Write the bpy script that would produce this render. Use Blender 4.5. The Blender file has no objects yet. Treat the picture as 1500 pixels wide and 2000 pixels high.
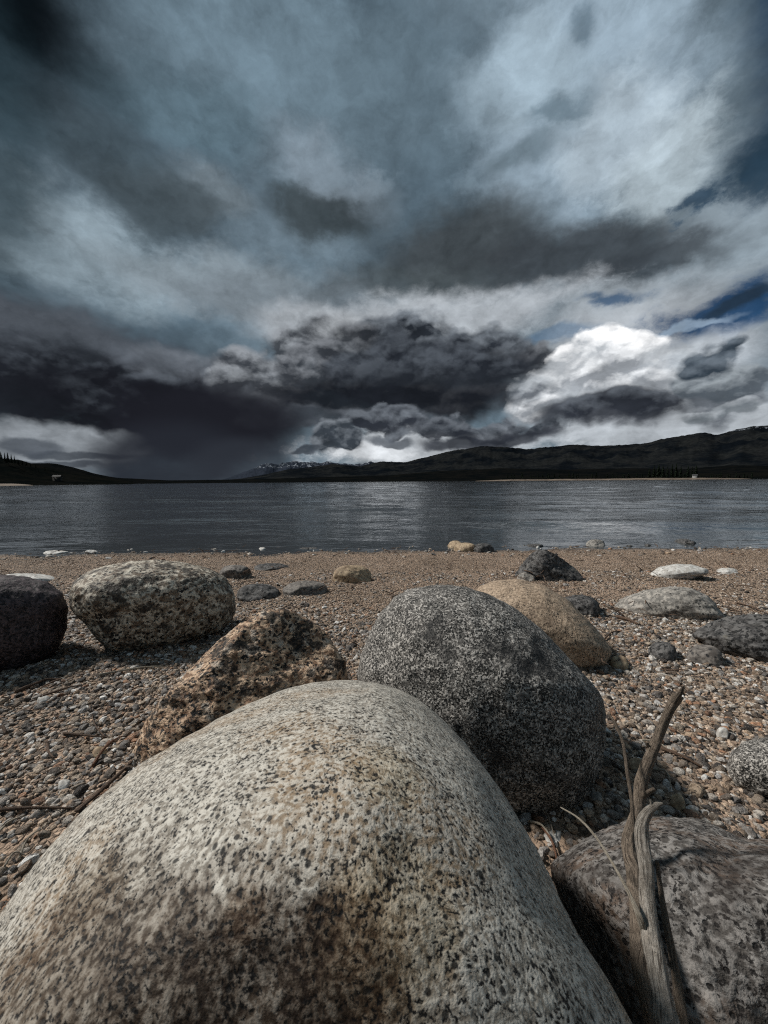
import bpy, bmesh, math, random
import numpy as np
from mathutils import Vector, Matrix

random.seed(7)
RNG = np.random.default_rng(11)
S = bpy.context.scene
COL = S.collection
R = math.radians

# ------------------------------------------------------------------ camera
F = 755.0                       # focal length in source pixels (frame 1500 x 2000)
CAM = np.array([0.0, 0.0, 0.45])
PITCH, ROLL = R(4.5), R(-0.48)
cd = bpy.data.cameras.new('camera')
cam = bpy.data.objects.new('camera', cd)
COL.objects.link(cam)
cd.sensor_fit = 'VERTICAL'
cd.sensor_height = 24.0
cd.sensor_width = 18.0
cd.lens = 24.0 * F / 2000.0
cd.clip_start = 0.01
cd.clip_end = 60000
cam.matrix_world = (Matrix.Translation(Vector(CAM)) @ Matrix.Rotation(math.pi / 2 - PITCH, 4, 'X')
                    @ Matrix.Rotation(ROLL, 4, 'Z'))
cd.dof.use_dof = True
cd.dof.focus_distance = 0.8
cd.dof.aperture_fstop = 15.0
S.camera = cam
CM = np.array(cam.matrix_world.to_3x3())


def ray(px, py):
    d = CM @ np.array([(px - 750.0) / F, (1000.0 - py) / F, -1.0])
    return d / np.linalg.norm(d)


def azel(px, py):
    d = ray(px, py)
    return math.atan2(d[0], d[1]), math.atan2(d[2], math.hypot(d[0], d[1]))


# ------------------------------------------------------------------ colour management, sun, world
S.view_settings.view_transform = 'Standard'
S.view_settings.look = 'None'
S.view_settings.gamma = 1.0
S.view_settings.exposure = 0.0
SUN_EL, SUN_AZ = R(46), R(-72)          # azimuth measured from +Y (over the lake) to the right
sd = bpy.data.lights.new('sun', 'SUN')
sd.energy = 4.4
sd.angle = R(8)
sd.color = (1.0, 0.965, 0.91)
sun = bpy.data.objects.new('sun', sd)
COL.objects.link(sun)
sv = Vector((math.sin(SUN_AZ) * math.cos(SUN_EL), math.cos(SUN_AZ) * math.cos(SUN_EL), math.sin(SUN_EL)))
sun.rotation_euler = sv.to_track_quat('Z', 'Y').to_euler()
sun.location = (0, 0, 20)


def lin(c):
    """display 0-255 triple to linear rgba"""
    o = []
    for v in c:
        v = v / 255.0
        o.append(v / 12.92 if v <= 0.04045 else ((v + 0.055) / 1.055) ** 2.4)
    return (o[0], o[1], o[2], 1.0)


class NT:
    """small node-tree writer"""

    def __init__(self, tree):
        self.t = tree
        self.t.nodes.clear()

    def n(self, kind, ins=None, **props):
        nd = self.t.nodes.new(kind)
        for k, v in props.items():
            setattr(nd, k, v)
        for k, v in (ins or {}).items():
            s = nd.inputs[k]
            if hasattr(v, 'is_output') or isinstance(v, bpy.types.NodeSocket):
                self.t.links.new(v, s)
            else:
                s.default_value = v
        return nd

    def math(self, op, a, b=0.0, c=0.0, clamp=False):
        return self.n('ShaderNodeMath', {0: a, 1: b, 2: c}, operation=op, use_clamp=clamp).outputs[0]

    def vmath(self, op, a, b=(0, 0, 0), scale=None):
        ins = {0: a}
        if op not in ('LENGTH', 'NORMALIZE', 'SCALE'):
            ins[1] = b
        if scale is not None:
            ins[3] = scale
        nd = self.n('ShaderNodeVectorMath', ins, operation=op)
        return nd.outputs['Value'] if op in ('LENGTH', 'DOT_PRODUCT') else nd.outputs[0]

    def noise(self, vec, scale, detail=4, rough=0.55, lac=2.0, dist=0.0):
        return self.n('ShaderNodeTexNoise', {'Vector': vec, 'Scale': scale, 'Detail': detail,
                                             'Roughness': rough, 'Lacunarity': lac, 'Distortion': dist})

    def vnoise(self, *a):
        c = self.n('ShaderNodeSeparateColor', {0: self.noise(*a).outputs['Color']}).outputs
        return self.n('ShaderNodeCombineXYZ', {0: c[0], 1: c[1], 2: c[2]}).outputs[0]

    def ramp(self, fac, a, b, lo=0.0, hi=1.0, smooth=True):
        return self.n('ShaderNodeMapRange', {'Value': fac, 'From Min': a, 'From Max': b, 'To Min': lo, 'To Max': hi},
                      interpolation_type='SMOOTHSTEP' if smooth else 'LINEAR').outputs[0]

    def mix(self, fac, a, b, mode='MIX'):
        nd = self.n('ShaderNodeMix', {0: fac, 6: a, 7: b}, data_type='RGBA', blend_type=mode)
        return nd.outputs[2]


def build_world():
    w = bpy.data.worlds.new('World')
    S.world = w
    w.use_nodes = True
    T = NT(w.node_tree)

    # plain math only: map-range, mapping and clamp nodes each hold on to shader memory, and there are many clouds
    def sramp(f, a, b, lo=0.0, hi=1.0, smooth=True):
        v = T.math('MULTIPLY_ADD', f, 1.0 / (b - a), -a / (b - a))
        v = T.math('MINIMUM', T.math('MAXIMUM', v, 0.0), 1.0)
        if smooth: v = T.math('MULTIPLY', T.math('MULTIPLY', v, v), T.math('MULTIPLY_ADD', v, -2.0, 3.0))
        return v if (lo, hi) == (0.0, 1.0) else T.math('MULTIPLY_ADD', v, hi - lo, lo)
    T.ramp = sramp

    def local(p, u, v, sx, sy, rot=0.0):
        q = T.vmath('SUBTRACT', p, (u, v, 0))
        if not rot:
            return q, T.vmath('LENGTH', T.vmath('MULTIPLY', q, (1 / sx, 1 / sy, 0)))
        c, s_ = math.cos(rot), math.sin(rot)
        x = T.vmath('DOT_PRODUCT', q, (c / sx, s_ / sx, 0))
        y = T.vmath('DOT_PRODUCT', q, (-s_ / sy, c / sy, 0))
        return q, T.math('SQRT', T.math('ADD', T.math('MULTIPLY', x, x), T.math('MULTIPLY', y, y)))
    tc = T.n('ShaderNodeTexCoord')
    d = tc.outputs['Generated']
    sep = T.n('ShaderNodeSeparateXYZ', {0: d})
    X, Y, Z = sep.outputs
    az = T.math('ARCTAN2', X, Y)
    hyp = T.math('SQRT', T.math('ADD', T.math('MULTIPLY', X, X), T.math('MULTIPLY', Y, Y)))
    el = T.math('ARCTAN2', Z, hyp)
    P = T.n('ShaderNodeCombineXYZ', {0: az, 1: el, 2: 0.0}).outputs[0]
    # directions stretched so that far clouds are flatter than the ones overhead
    dst = T.vmath('MULTIPLY', d, (1.0, 1.0, 1.5))
    half = (0.5, 0.5, 0.5)
    # slow drift for the veils, crisp curl for the heaps
    w1 = T.vmath('SUBTRACT', T.vnoise(dst, 2.6, 5, 0.55), half)
    w2 = T.vmath('SUBTRACT', T.vnoise(dst, 9.0, 7, 0.62), half)
    # flat cloud deck seen in perspective: x/z, y/z
    zz = T.math('ADD', T.math('MAXIMUM', Z, 0.0), 0.16)
    deck = T.n('ShaderNodeCombineXYZ', {0: T.math('DIVIDE', X, zz), 1: T.math('DIVIDE', Y, zz), 2: 0.3}).outputs[0]
    deckw = T.vmath('ADD', deck, T.vmath('SCALE', w1, scale=0.9))
    dk = T.noise(deckw, 1.5, 9, 0.60).outputs['Fac']
    dk2 = T.noise(T.vmath('ADD', T.vmath('ADD', dst, T.vmath('SCALE', w2, scale=0.10)), (4.2, 0.7, 2.0)), 8.5, 8, 0.64).outputs['Fac']
    w5 = T.vmath('SUBTRACT', T.vnoise(T.vmath('ADD', dst, (1.1, 5.2, 3.0)), 5.0, 8, 0.62), half)
    Psoft = T.vmath('ADD', T.vmath('ADD', P, T.vmath('SCALE', w1, scale=0.10)), T.vmath('SCALE', w5, scale=0.17))
    w3 = T.vmath('SUBTRACT', T.vnoise(dst, 5.0, 3, 0.5), half)
    w4 = T.vmath('SUBTRACT', T.vnoise(dst, 26.0, 4, 0.55), half)
    Pheap = T.vmath('ADD', T.vmath('ADD', P, T.vmath('SCALE', w3, scale=0.10)), T.vmath('SCALE', w4, scale=0.022))

    # billows: octaves of |noise| give rounded lobes with thin creases between them
    def billow(v, sc=7.0, octs=5):
        tot, amp = None, 1.0
        for i in range(octs):
            n = T.noise(T.vmath('ADD', v, (i * 3.7, i * 1.9, i * 5.3)), sc * 2.03 ** i, 1.0, 0.4).outputs['Fac']
            b = T.math('ABSOLUTE', T.math('SUBTRACT', n, 0.5))
            b = T.math('MULTIPLY', b, 2.0 * amp)
            tot = b if tot is None else T.math('ADD', tot, b)
            amp *= 0.44
        return tot
    wob = T.vmath('ADD', dst, T.vmath('SCALE', w2, scale=0.05))
    bl = billow(wob)
    bl2 = billow(T.vmath('ADD', wob, (-0.004, 0.0, 0.016)))
    bilv = T.math('SUBTRACT', bl, 0.27)
    nA = T.noise(dst, 7.0, 5, 0.55).outputs['Fac']
    nB = T.noise(T.vmath('ADD', dst, (-0.006, 0.0, 0.03)), 7.0, 5, 0.55).outputs['Fac']
    relief = T.math('ADD', T.math('MULTIPLY', T.math('SUBTRACT', bl, bl2), 0.8), T.math('MULTIPLY', T.math('SUBTRACT', nA, nB), 1.2))
    dk3 = T.noise(T.vmath('ADD', dst, T.vmath('SCALE', w2, scale=0.06)), 24.0, 6, 0.62).outputs['Fac']
    fine = T.math('SUBTRACT', T.math('ADD', T.math('MULTIPLY', dk, 0.3), T.math('MULTIPLY', dk2, 0.7)), 0.5)
    Psoft3 = T.vmath('ADD', T.vmath('MULTIPLY', d, (1.0, 1.0, 1.2)), T.vmath('SCALE', w1, scale=0.25))
    nS = T.noise(dst, 3.4, 6, 0.55).outputs['Fac']
    # clear sky behind the clouds
    sky = T.n('ShaderNodeTexSky', sky_type='NISHITA')
    sky.sun_disc = False
    sky.sun_elevation = SUN_EL
    sky.sun_rotation = SUN_AZ
    sky.altitude = 2500
    blue = T.mix(1.0, T.mix(1.0, sky.outputs[0], (0.06, 0.06, 0.06, 1), 'MULTIPLY'), (0.12, 0.36, 0.52, 1), 'MULTIPLY')
    col = T.mix(T.ramp(nS, 0.36, 0.64), lin((82, 99, 111)), lin((108, 125, 137)))

    def blob(col, cx, cy, rx, ry, c, a=1.0, kind='s', edge=(0.0, 0.6), rot=0.0, rough=0.0, wisp=0.0):
        """one cloud mass: centre / radii given where the photo shows it, as direction (azimuth, elevation)"""
        u, v = azel(cx, cy)
        u1, v1 = azel(cx + rx, cy)
        u2, v2 = azel(cx, cy - ry)
        u3, v3 = azel(cx, cy + ry)
        sx = abs(u1 - u) + 1e-4
        sy = abs(v2 - v3) / 2 + 1e-4
        src = {'s': Psoft, 'h': Pheap, 'n': P}[kind]
        g = T.math('SUBTRACT', 1.0, local(src, u, v, sx, sy, rot)[1])
        if wisp:
            g = T.math('MULTIPLY_ADD', fine, wisp, g)
        if rough:
            g = T.math('MULTIPLY_ADD', bilv, rough, g)
        m = T.ramp(g, edge[0], edge[1], 0.0, a)
        if rough:
            lc = lin(c)
            thin = tuple(min(.75, v * 1.45 + .02) for v in lc[:3]) + (1,)
            return T.mix(m, col, T.mix(T.ramp(T.math('MULTIPLY_ADD', relief, -1.6, g), edge[0] - .1, edge[0] + .6, smooth=False), thin, lc))
        if c is None:
            return T.mix(m, col, blue)
        return T.mix(m, col, lin(c))

    def lobe(col, cx, cy, r, dark, light, a=1.0, sq=.78, rough=.75, soft=.24):
        """one rounded cumulus turret, lighter towards its crown"""
        u, v = azel(cx, cy)
        u1, _ = azel(cx + r, cy)
        _, v2 = azel(cx, cy - r)
        sy = abs(v2 - v) * sq
        q, ln = local(Pheap, u, v, abs(u1 - u), sy)
        g = T.math('MULTIPLY_ADD', bilv, rough, T.math('SUBTRACT', 1.0, ln))
        m = T.ramp(g, 0.0, soft, 0.0, a, smooth=False)
        py = T.vmath('DOT_PRODUCT', q, (0, 1 / sy, 0))
        sh = T.ramp(T.math('MULTIPLY_ADD', relief, 5.0, py), -0.5, 1.0, smooth=False)
        return T.mix(m, col, T.mix(sh, lin(dark), lin(light)))

    B = []
    add = lambda *a, **k: B.append((a, k))
    # --- high veils
    add(520, 130, 360, 220, (108, 128, 141), .85, wisp=.8)
    add(1120, 200, 350, 340, (146, 164, 178), .9, wisp=1.0)
    add(1290, 330, 180, 150, (176, 190, 198), .8, wisp=1.5)
    add(1170, 240, 150, 150, (168, 182, 192), .7, wisp=1.5)
    add(690, 345, 110, 40, (140, 156, 168), .7, wisp=1.2)
    add(1020, 130, 160, 150, (150, 168, 180), .6)
    add(150, 480, 270, 140, (136, 152, 162), .92, wisp=.8)
    add(400, 375, 120, 90, (118, 130, 138), .7)
    add(650, 330, 170, 90, (134, 148, 160), .7, rot=-0.3)
    add(440, 550, 260, 80, (132, 144, 152), .8)
    add(1420, 470, 260, 120, (150, 164, 174), .8)
    add(560, 590, 300, 70, (112, 122, 130), .8)
    add(330, 200, 240, 110, (88, 110, 122), .6)
    add(800, 200, 220, 220, (88, 105, 116), .6)
    # --- high dark masses
    add(200, 300, 260, 120, (64, 77, 85), .8, rot=-0.2, wisp=.5)
    add(330, 400, 150, 90, (66, 76, 82), .7)
    add(640, 410, 170, 110, (54, 62, 66), .9, wisp=1.6)
    add(900, 480, 250, 110, (66, 72, 76), .9, rot=0.1, wisp=.6)
    add(1110, 500, 330, 95, (56, 61, 66), .9, rot=-0.05, wisp=1.0)
    add(820, 560, 240, 60, (72, 80, 84), .8)
    add(1260, 530, 240, 55, (54, 60, 66), .85, wisp=.9)
    add(1080, 180, 120, 50, (84, 102, 114), .75, wisp=3.2, edge=(.2, 1.1))
    add(1000, 300, 170, 70, (92, 108, 118), .75, rot=0.3, wisp=3, edge=(.2, .9))
    add(1365, 385, 130, 65, (52, 72, 90), .95, wisp=3.4, edge=(.3, .8))
    add(1135, 5, 50, 70, (66, 86, 100), .6, wisp=3, edge=(.3, .9))
    # --- corners of the sky: heavier cloud
    add(-60, -70, 470, 320, (6, 10, 14), 1.0, edge=(0, .85))
    add(-80, 260, 260, 420, (38, 54, 62), .8)
    add(1570, 110, 300, 420, (30, 50, 70), .9, wisp=1.5, edge=(0, .9))
    add(1520, 300, 170, 120, (34, 54, 70), .9, wisp=1.6, rot=.5)
    # --- light band above the heaps
    add(880, 615, 430, 70, (172, 178, 184), .9, 'h', edge=(.05, .6), wisp=1.2)
    add(620, 640, 160, 60, (168, 174, 180), .85, 'h', edge=(.05, .5))
    add(1250, 600, 420, 70, (150, 160, 168), .8, 'h', wisp=1.5)
    add(1230, 720, 420, 170, (168, 174, 180), .95, 'h', edge=(.05, .5))
    # --- blue window
    add(1410, 604, 280, 70, None, .95, 'h', edge=(.15, .65), rot=0.12, wisp=2.2)
    add(1190, 592, 110, 20, (44, 74, 104), .85, 'h', edge=(.2, .9), wisp=3.4)
    add(1090, 655, 120, 18, (78, 110, 140), .6, 'h')
    add(1440, 585, 140, 18, (38, 52, 66), .8, 'h', edge=(.1, .6), rot=0.2)
    add(1330, 632, 160, 10, (150, 170, 190), .7, 'h')
    # --- storm base on the left and its rain
    add(100, 690, 480, 120, (50, 54, 61), .9, 'h', edge=(0, .6), wisp=1.5)
    add(60, 775, 600, 140, (26, 29, 35), .96, 'h', edge=(0, .75), wisp=1.4)
    add(360, 800, 330, 110, (24, 25, 31), .95, 'h', edge=(0, .5), wisp=1.0)
    add(320, 705, 110, 45, (96, 102, 110), .85, 'h', edge=(0, .5), rough=.4)
    add(500, 745, 120, 70, (106, 112, 120), .85, 'h', edge=(0, .5), rough=.4)
    add(110, 655, 300, 60, (84, 90, 98), .7, 'h', edge=(0, .8), wisp=2.0)
    for cx, cy, r in ((120, 705, 90), (230, 712, 80), (20, 720, 90), (330, 735, 70), (390, 770, 60), (180, 775, 90)):
        add(cx, cy, r, (30, 33, 39), (74, 80, 88), .7, lobe=1, sq=.45, rough=1.0, soft=.7)
    # --- bright gaps low down
    add(125, 872, 190, 62, (132, 138, 144), .95, 'h', edge=(0, .35), rough=.3)
    add(830, 872, 330, 60, (176, 181, 186), .95, 'h', edge=(0, .5), wisp=2.0)
    add(720, 880, 130, 22, (206, 210, 214), .8, 'h', edge=(0, .5), wisp=1.5)
    add(1300, 838, 440, 62, (176, 182, 188), .92, 'h', edge=(0, .5), wisp=1.6)
    add(60, 868, 90, 22, (74, 80, 88), .85, 'h', edge=(0, .5), wisp=2.0)
    add(160, 885, 130, 12, (64, 70, 78), .8, 'h', edge=(0, .5), wisp=1.5)
    add(60, 905, 200, 14, (70, 76, 84), .85, 'h', edge=(0, .4))
    # --- central heap: turrets from the back to the front, then the dark base
    def heapup(lst, dark, light, **k):
        for cx, cy, r in lst:
            add(cx, cy, r, dark, light, lobe=1, **k)
    heapup([(470, 722, 58), (520, 745, 70), (445, 745, 50), (560, 676, 60), (625, 660, 58)], (58, 62, 68), (142, 147, 153), a=.95, soft=.32)
    add(690, 650, 110, 50, (176, 181, 186), .85, 'h', edge=(0, .7), wisp=1.5)
    heapup([(760, 672, 64), (830, 660, 72), (905, 672, 60), (970, 664, 64), (1012, 698, 54)], (40, 45, 52), (112, 119, 127), soft=.30)
    heapup([(1045, 698, 40), (600, 720, 80), (690, 700, 76)], (50, 54, 60), (120, 124, 130), a=.95, soft=.32)
    add(860, 735, 270, 95, (37, 41, 48), 1.0, 'h', edge=(.05, .5), rough=.4)
    heapup([(900, 700, 70), (790, 710, 80), (960, 725, 60), (720, 745, 80), (850, 740, 80)], (35, 39, 46), (78, 84, 92), a=.85)
    add(850, 758, 290, 52, (33, 37, 43), .85, 'h', edge=(0, .8), wisp=1.0)
    add(750, 785, 350, 42, (26, 29, 35), .95, 'h', edge=(.0, .5), rough=.2)
    add(690, 822, 260, 26, (60, 65, 72), .9, 'h', edge=(.0, .4), rough=.5)
    heapup([(740, 826, 90), (850, 830, 80), (960, 836, 96), (1060, 838, 70)], (42, 46, 54), (104, 110, 118), sq=.30, a=.92, rough=1.1)
    add(960, 856, 190, 20, (44, 48, 56), .92, 'h', edge=(.0, .4), rough=.4)
    # --- right heap
    heapup([(1335, 700, 52), (1300, 690, 50), (1375, 735, 60)], (150, 156, 162), (214, 219, 223), soft=.5)
    add(1400, 680, 160, 60, (176, 184, 192), .8, 'h', edge=(0, .8), wisp=2.0)
    heapup([(1110, 705, 52), (1155, 678, 52), (1205, 668, 56), (1258, 676, 52)], (168, 173, 178), (248, 249, 250), soft=.22)
    heapup([(1060, 770, 54), (1140, 735, 66), (1215, 725, 72), (1285, 738, 60), (1030, 800, 50)], (140, 145, 151), (226, 229, 232), soft=.5)
    heapup([(1035, 765, 50), (1400, 790, 90), (1480, 770, 60)], (84, 90, 98), (158, 164, 170), sq=.55, rough=1.2, a=.85, soft=.4)
    add(1190, 800, 240, 44, (44, 48, 56), .95, 'h', edge=(.0, .45), rough=.6)
    heapup([(1130, 800, 50), (1220, 792, 60), (1300, 785, 50)], (42, 46, 54), (92, 98, 106), sq=.55, a=.85)
    heapup([(1360, 750, 54), (1430, 752, 62), (1490, 745, 58)], (78, 86, 94), (146, 154, 160), sq=.6, a=.95)
    heapup([(1365, 708, 46), (1405, 698, 58), (1442, 672, 40)], (50, 60, 70), (98, 108, 118), sq=.6, rough=1.5, soft=.4)
    heapup([(1440, 800, 60), (1370, 812, 50)], (112, 120, 126), (176, 182, 188), sq=.3, a=.7, rough=1.0)
    # --- little heap under the gap
    heapup([(632, 862, 36), (658, 854, 42), (688, 862, 32)], (60, 67, 75), (128, 135, 143), rough=.6, sq=.75)
    add(770, 857, 60, 12, (70, 76, 84), .85, 'h', edge=(0, .4), rough=.3)
    add(585, 876, 45, 8, (58, 64, 72), .9, 'h', edge=(0, .4), rough=.3)
    for a, k in B:
        if k.pop('lobe', 0):
            col = lobe(col, *a, **k)
        else:
            col = blob(col, *a, **k)
    # relief over everything, strong for the heaps, faint for the veils
    mod = T.math('MULTIPLY_ADD', T.math('SUBTRACT', T.math('ADD', T.math('MULTIPLY', dk, 0.30), T.math('ADD', T.math('MULTIPLY', dk2, 0.48), T.math('MULTIPLY', dk3, 0.22))), 0.5), 3.0, 1.05)
    col = T.mix(1.0, col, T.n('ShaderNodeCombineColor', {0: mod, 1: mod, 2: mod}).outputs[0], 'MULTIPLY')

    # rain shaft: a soft dark curtain below the storm base
    def shaft(col, cx, cy, rx, ry, c, a, rot=0.0):
        u, v = azel(cx, cy)
        u1, _ = azel(cx + rx, cy)
        _, v2 = azel(cx, cy - ry)
        pr = T.vmath('ADD', P, T.vmath('SCALE', w1, scale=0.06))
        g = T.math('SUBTRACT', 1.0, local(pr, u, v, abs(u1 - u), abs(v2 - v), rot)[1])
        return T.mix(T.ramp(g, 0.0, 0.5, 0.0, a), col, lin(c))
    col = shaft(col, 430, 825, 210, 95, (30, 31, 38), .93)
    col = shaft(col, 340, 900, 190, 100, (38, 41, 49), .93, rot=.1)
    col = shaft(col, 480, 900, 120, 60, (46, 50, 58), .8)
    # behind the camera and below the horizon: even slate
    bg = T.n('ShaderNodeBackground', {'Color': col, 'Strength': 1.0})
    T.n('ShaderNodeOutputWorld', {0: bg.outputs[0]})
    w.cycles.sampling_method = 'NONE'


build_world()


# ------------------------------------------------------------------ helpers
def tag(o, label=None, cat=None, group=None, kind=None):
    if label: o['label'] = label
    if cat: o['category'] = cat
    if group: o['group'] = group
    if kind: o['kind'] = kind
    return o


def mesh_obj(name, V, Fc, mat=None, parent=None, loc=(0, 0, 0), smooth=True, link=True):
    me = bpy.data.meshes.new(name)
    V = np.asarray(V, dtype=np.float32)
    me.vertices.add(len(V))
    me.vertices.foreach_set('co', V.ravel())
    Fc = np.asarray(Fc, dtype=np.int32)
    k = Fc.shape[1]
    me.loops.add(Fc.size)
    me.loops.foreach_set('vertex_index', Fc.ravel())
    me.polygons.add(len(Fc))
    me.polygons.foreach_set('loop_start', np.arange(0, Fc.size, k, dtype=np.int32))
    me.polygons.foreach_set('loop_total', np.full(len(Fc), k, dtype=np.int32))
    if smooth:
        me.polygons.foreach_set('use_smooth', np.ones(len(Fc), dtype=bool))
    me.update(calc_edges=True)
    me.validate()
    if mat: me.materials.append(mat)
    o = bpy.data.objects.new(name, me)
    o.location = loc
    if link: COL.objects.link(o)
    if parent: o.parent = parent
    return o


def _hash(ix, iy, iz, seed):
    h = (ix * 374761393 + iy * 668265263 + iz * 2147483647 + seed * 1274126177) & 0xFFFFFFFF
    h = ((h ^ (h >> 13)) * 1274126177) & 0xFFFFFFFF
    h = ((h ^ (h >> 15)) * 2246822519) & 0xFFFFFFFF
    return h ^ (h >> 16)


def perlin(P, seed=0):
    P = np.asarray(P, dtype=np.float64)
    I = np.floor(P).astype(np.int64)
    f = P - I
    u = f * f * f * (f * (f * 6 - 15) + 10)
    out = 0
    for dx in (0, 1):
        for dy in (0, 1):
            for dz in (0, 1):
                h = _hash(I[:, 0] + dx, I[:, 1] + dy, I[:, 2] + dz, seed)
                a = (h & 0xFFFF) / 65535.0 * 2 * math.pi
                z = ((h >> 16) & 0xFFFF) / 65535.0 * 2 - 1
                r = np.sqrt(np.maximum(0, 1 - z * z))
                g = r * np.cos(a) * (f[:, 0] - dx) + r * np.sin(a) * (f[:, 1] - dy) + z * (f[:, 2] - dz)
                wx = u[:, 0] if dx else 1 - u[:, 0]
                wy = u[:, 1] if dy else 1 - u[:, 1]
                wz = u[:, 2] if dz else 1 - u[:, 2]
                out = out + g * wx * wy * wz
    return out * 1.5


def fbm(P, octs=4, seed=0, gain=0.5, ridged=False):
    out, a, tot = 0, 1.0, 0
    P = np.asarray(P, dtype=np.float64)
    for i in range(octs):
        v = perlin(P, seed + i * 17)
        if ridged: v = 1 - 2 * np.abs(v)
        out = out + a * v
        tot += a
        a *= gain
        P = P * 2.03 + 5.1
    return out / tot


_ico = {}


def ico(level):
    if level not in _ico:
        bm = bmesh.new()
        bmesh.ops.create_icosphere(bm, subdivisions=level, radius=1.0)
        bm.verts.ensure_lookup_table()
        V = np.array([v.co[:] for v in bm.verts])
        Fc = np.array([[v.index for v in f.verts] for f in bm.faces])
        bm.free()
        _ico[level] = (V, Fc)
    return _ico[level]


# ------------------------------------------------------------------ ground shape
WATER_Z = -0.10
SHORE_Y = 3.02


def ground_z(x, y):
    x = np.asarray(x, dtype=float)
    y = np.asarray(y, dtype=float)
    sh = x.shape
    x, y = x.ravel(), y.ravel()
    base = np.where(y < SHORE_Y, -0.033 * y, WATER_Z - 0.05 * (y - SHORE_Y))
    base = np.maximum(base, -3.0)
    near = np.clip((7 - np.hypot(x, y)) / 4, 0, 1)
    P = np.stack([x, y, 0 * x], 1)
    amp = 0.022 * np.clip((SHORE_Y - y) / 1.2, 0.55, 1) * near
    z = base + amp * fbm(P * 1.7, 3, 5) + 0.005 * near * fbm(P * np.array([7, 9, 1]), 3, 9)
    lump = np.clip((y - .9) / .6, 0, 1) * np.clip((SHORE_Y - y) / .3, 0, 1) * near
    z = z + .010 * lump * fbm(P * np.array([6, 8, 1]), 3, 15) 
    return z.reshape(sh)


def ground_hit(px, py):
    d = ray(px, py)
    t = 0.2
    for _ in range(60):
        p = CAM + d * t
        gz = float(ground_z(np.array([p[0]]), np.array([p[1]]))[0])
        dt = (p[2] - gz) / max(0.12, -d[2]) * 0.7
        t += dt
        if abs(dt) < 1e-4: break
    return CAM + d * t


# ------------------------------------------------------------------ materials
def new_mat(name):
    m = bpy.data.materials.new(name)
    m.use_nodes = True
    return m, NT(m.node_tree)


def finish(T, colr, rough, height=None, strength=0.4, dist=0.003, spec=0.3, normal_extra=None):
    ins = {'Base Color': colr, 'Roughness': rough, 'Specular IOR Level': spec}
    if height is not None:
        ins['Normal'] = T.n('ShaderNodeBump', {'Height': height, 'Strength': strength, 'Distance': dist}).outputs[0]
    b = T.n('ShaderNodeBsdfPrincipled', ins)
    T.n('ShaderNodeOutputMaterial', {0: b.outputs[0]})
    return b


def V4(c):
    return (c[0], c[1], c[2], 1.0)


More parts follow.
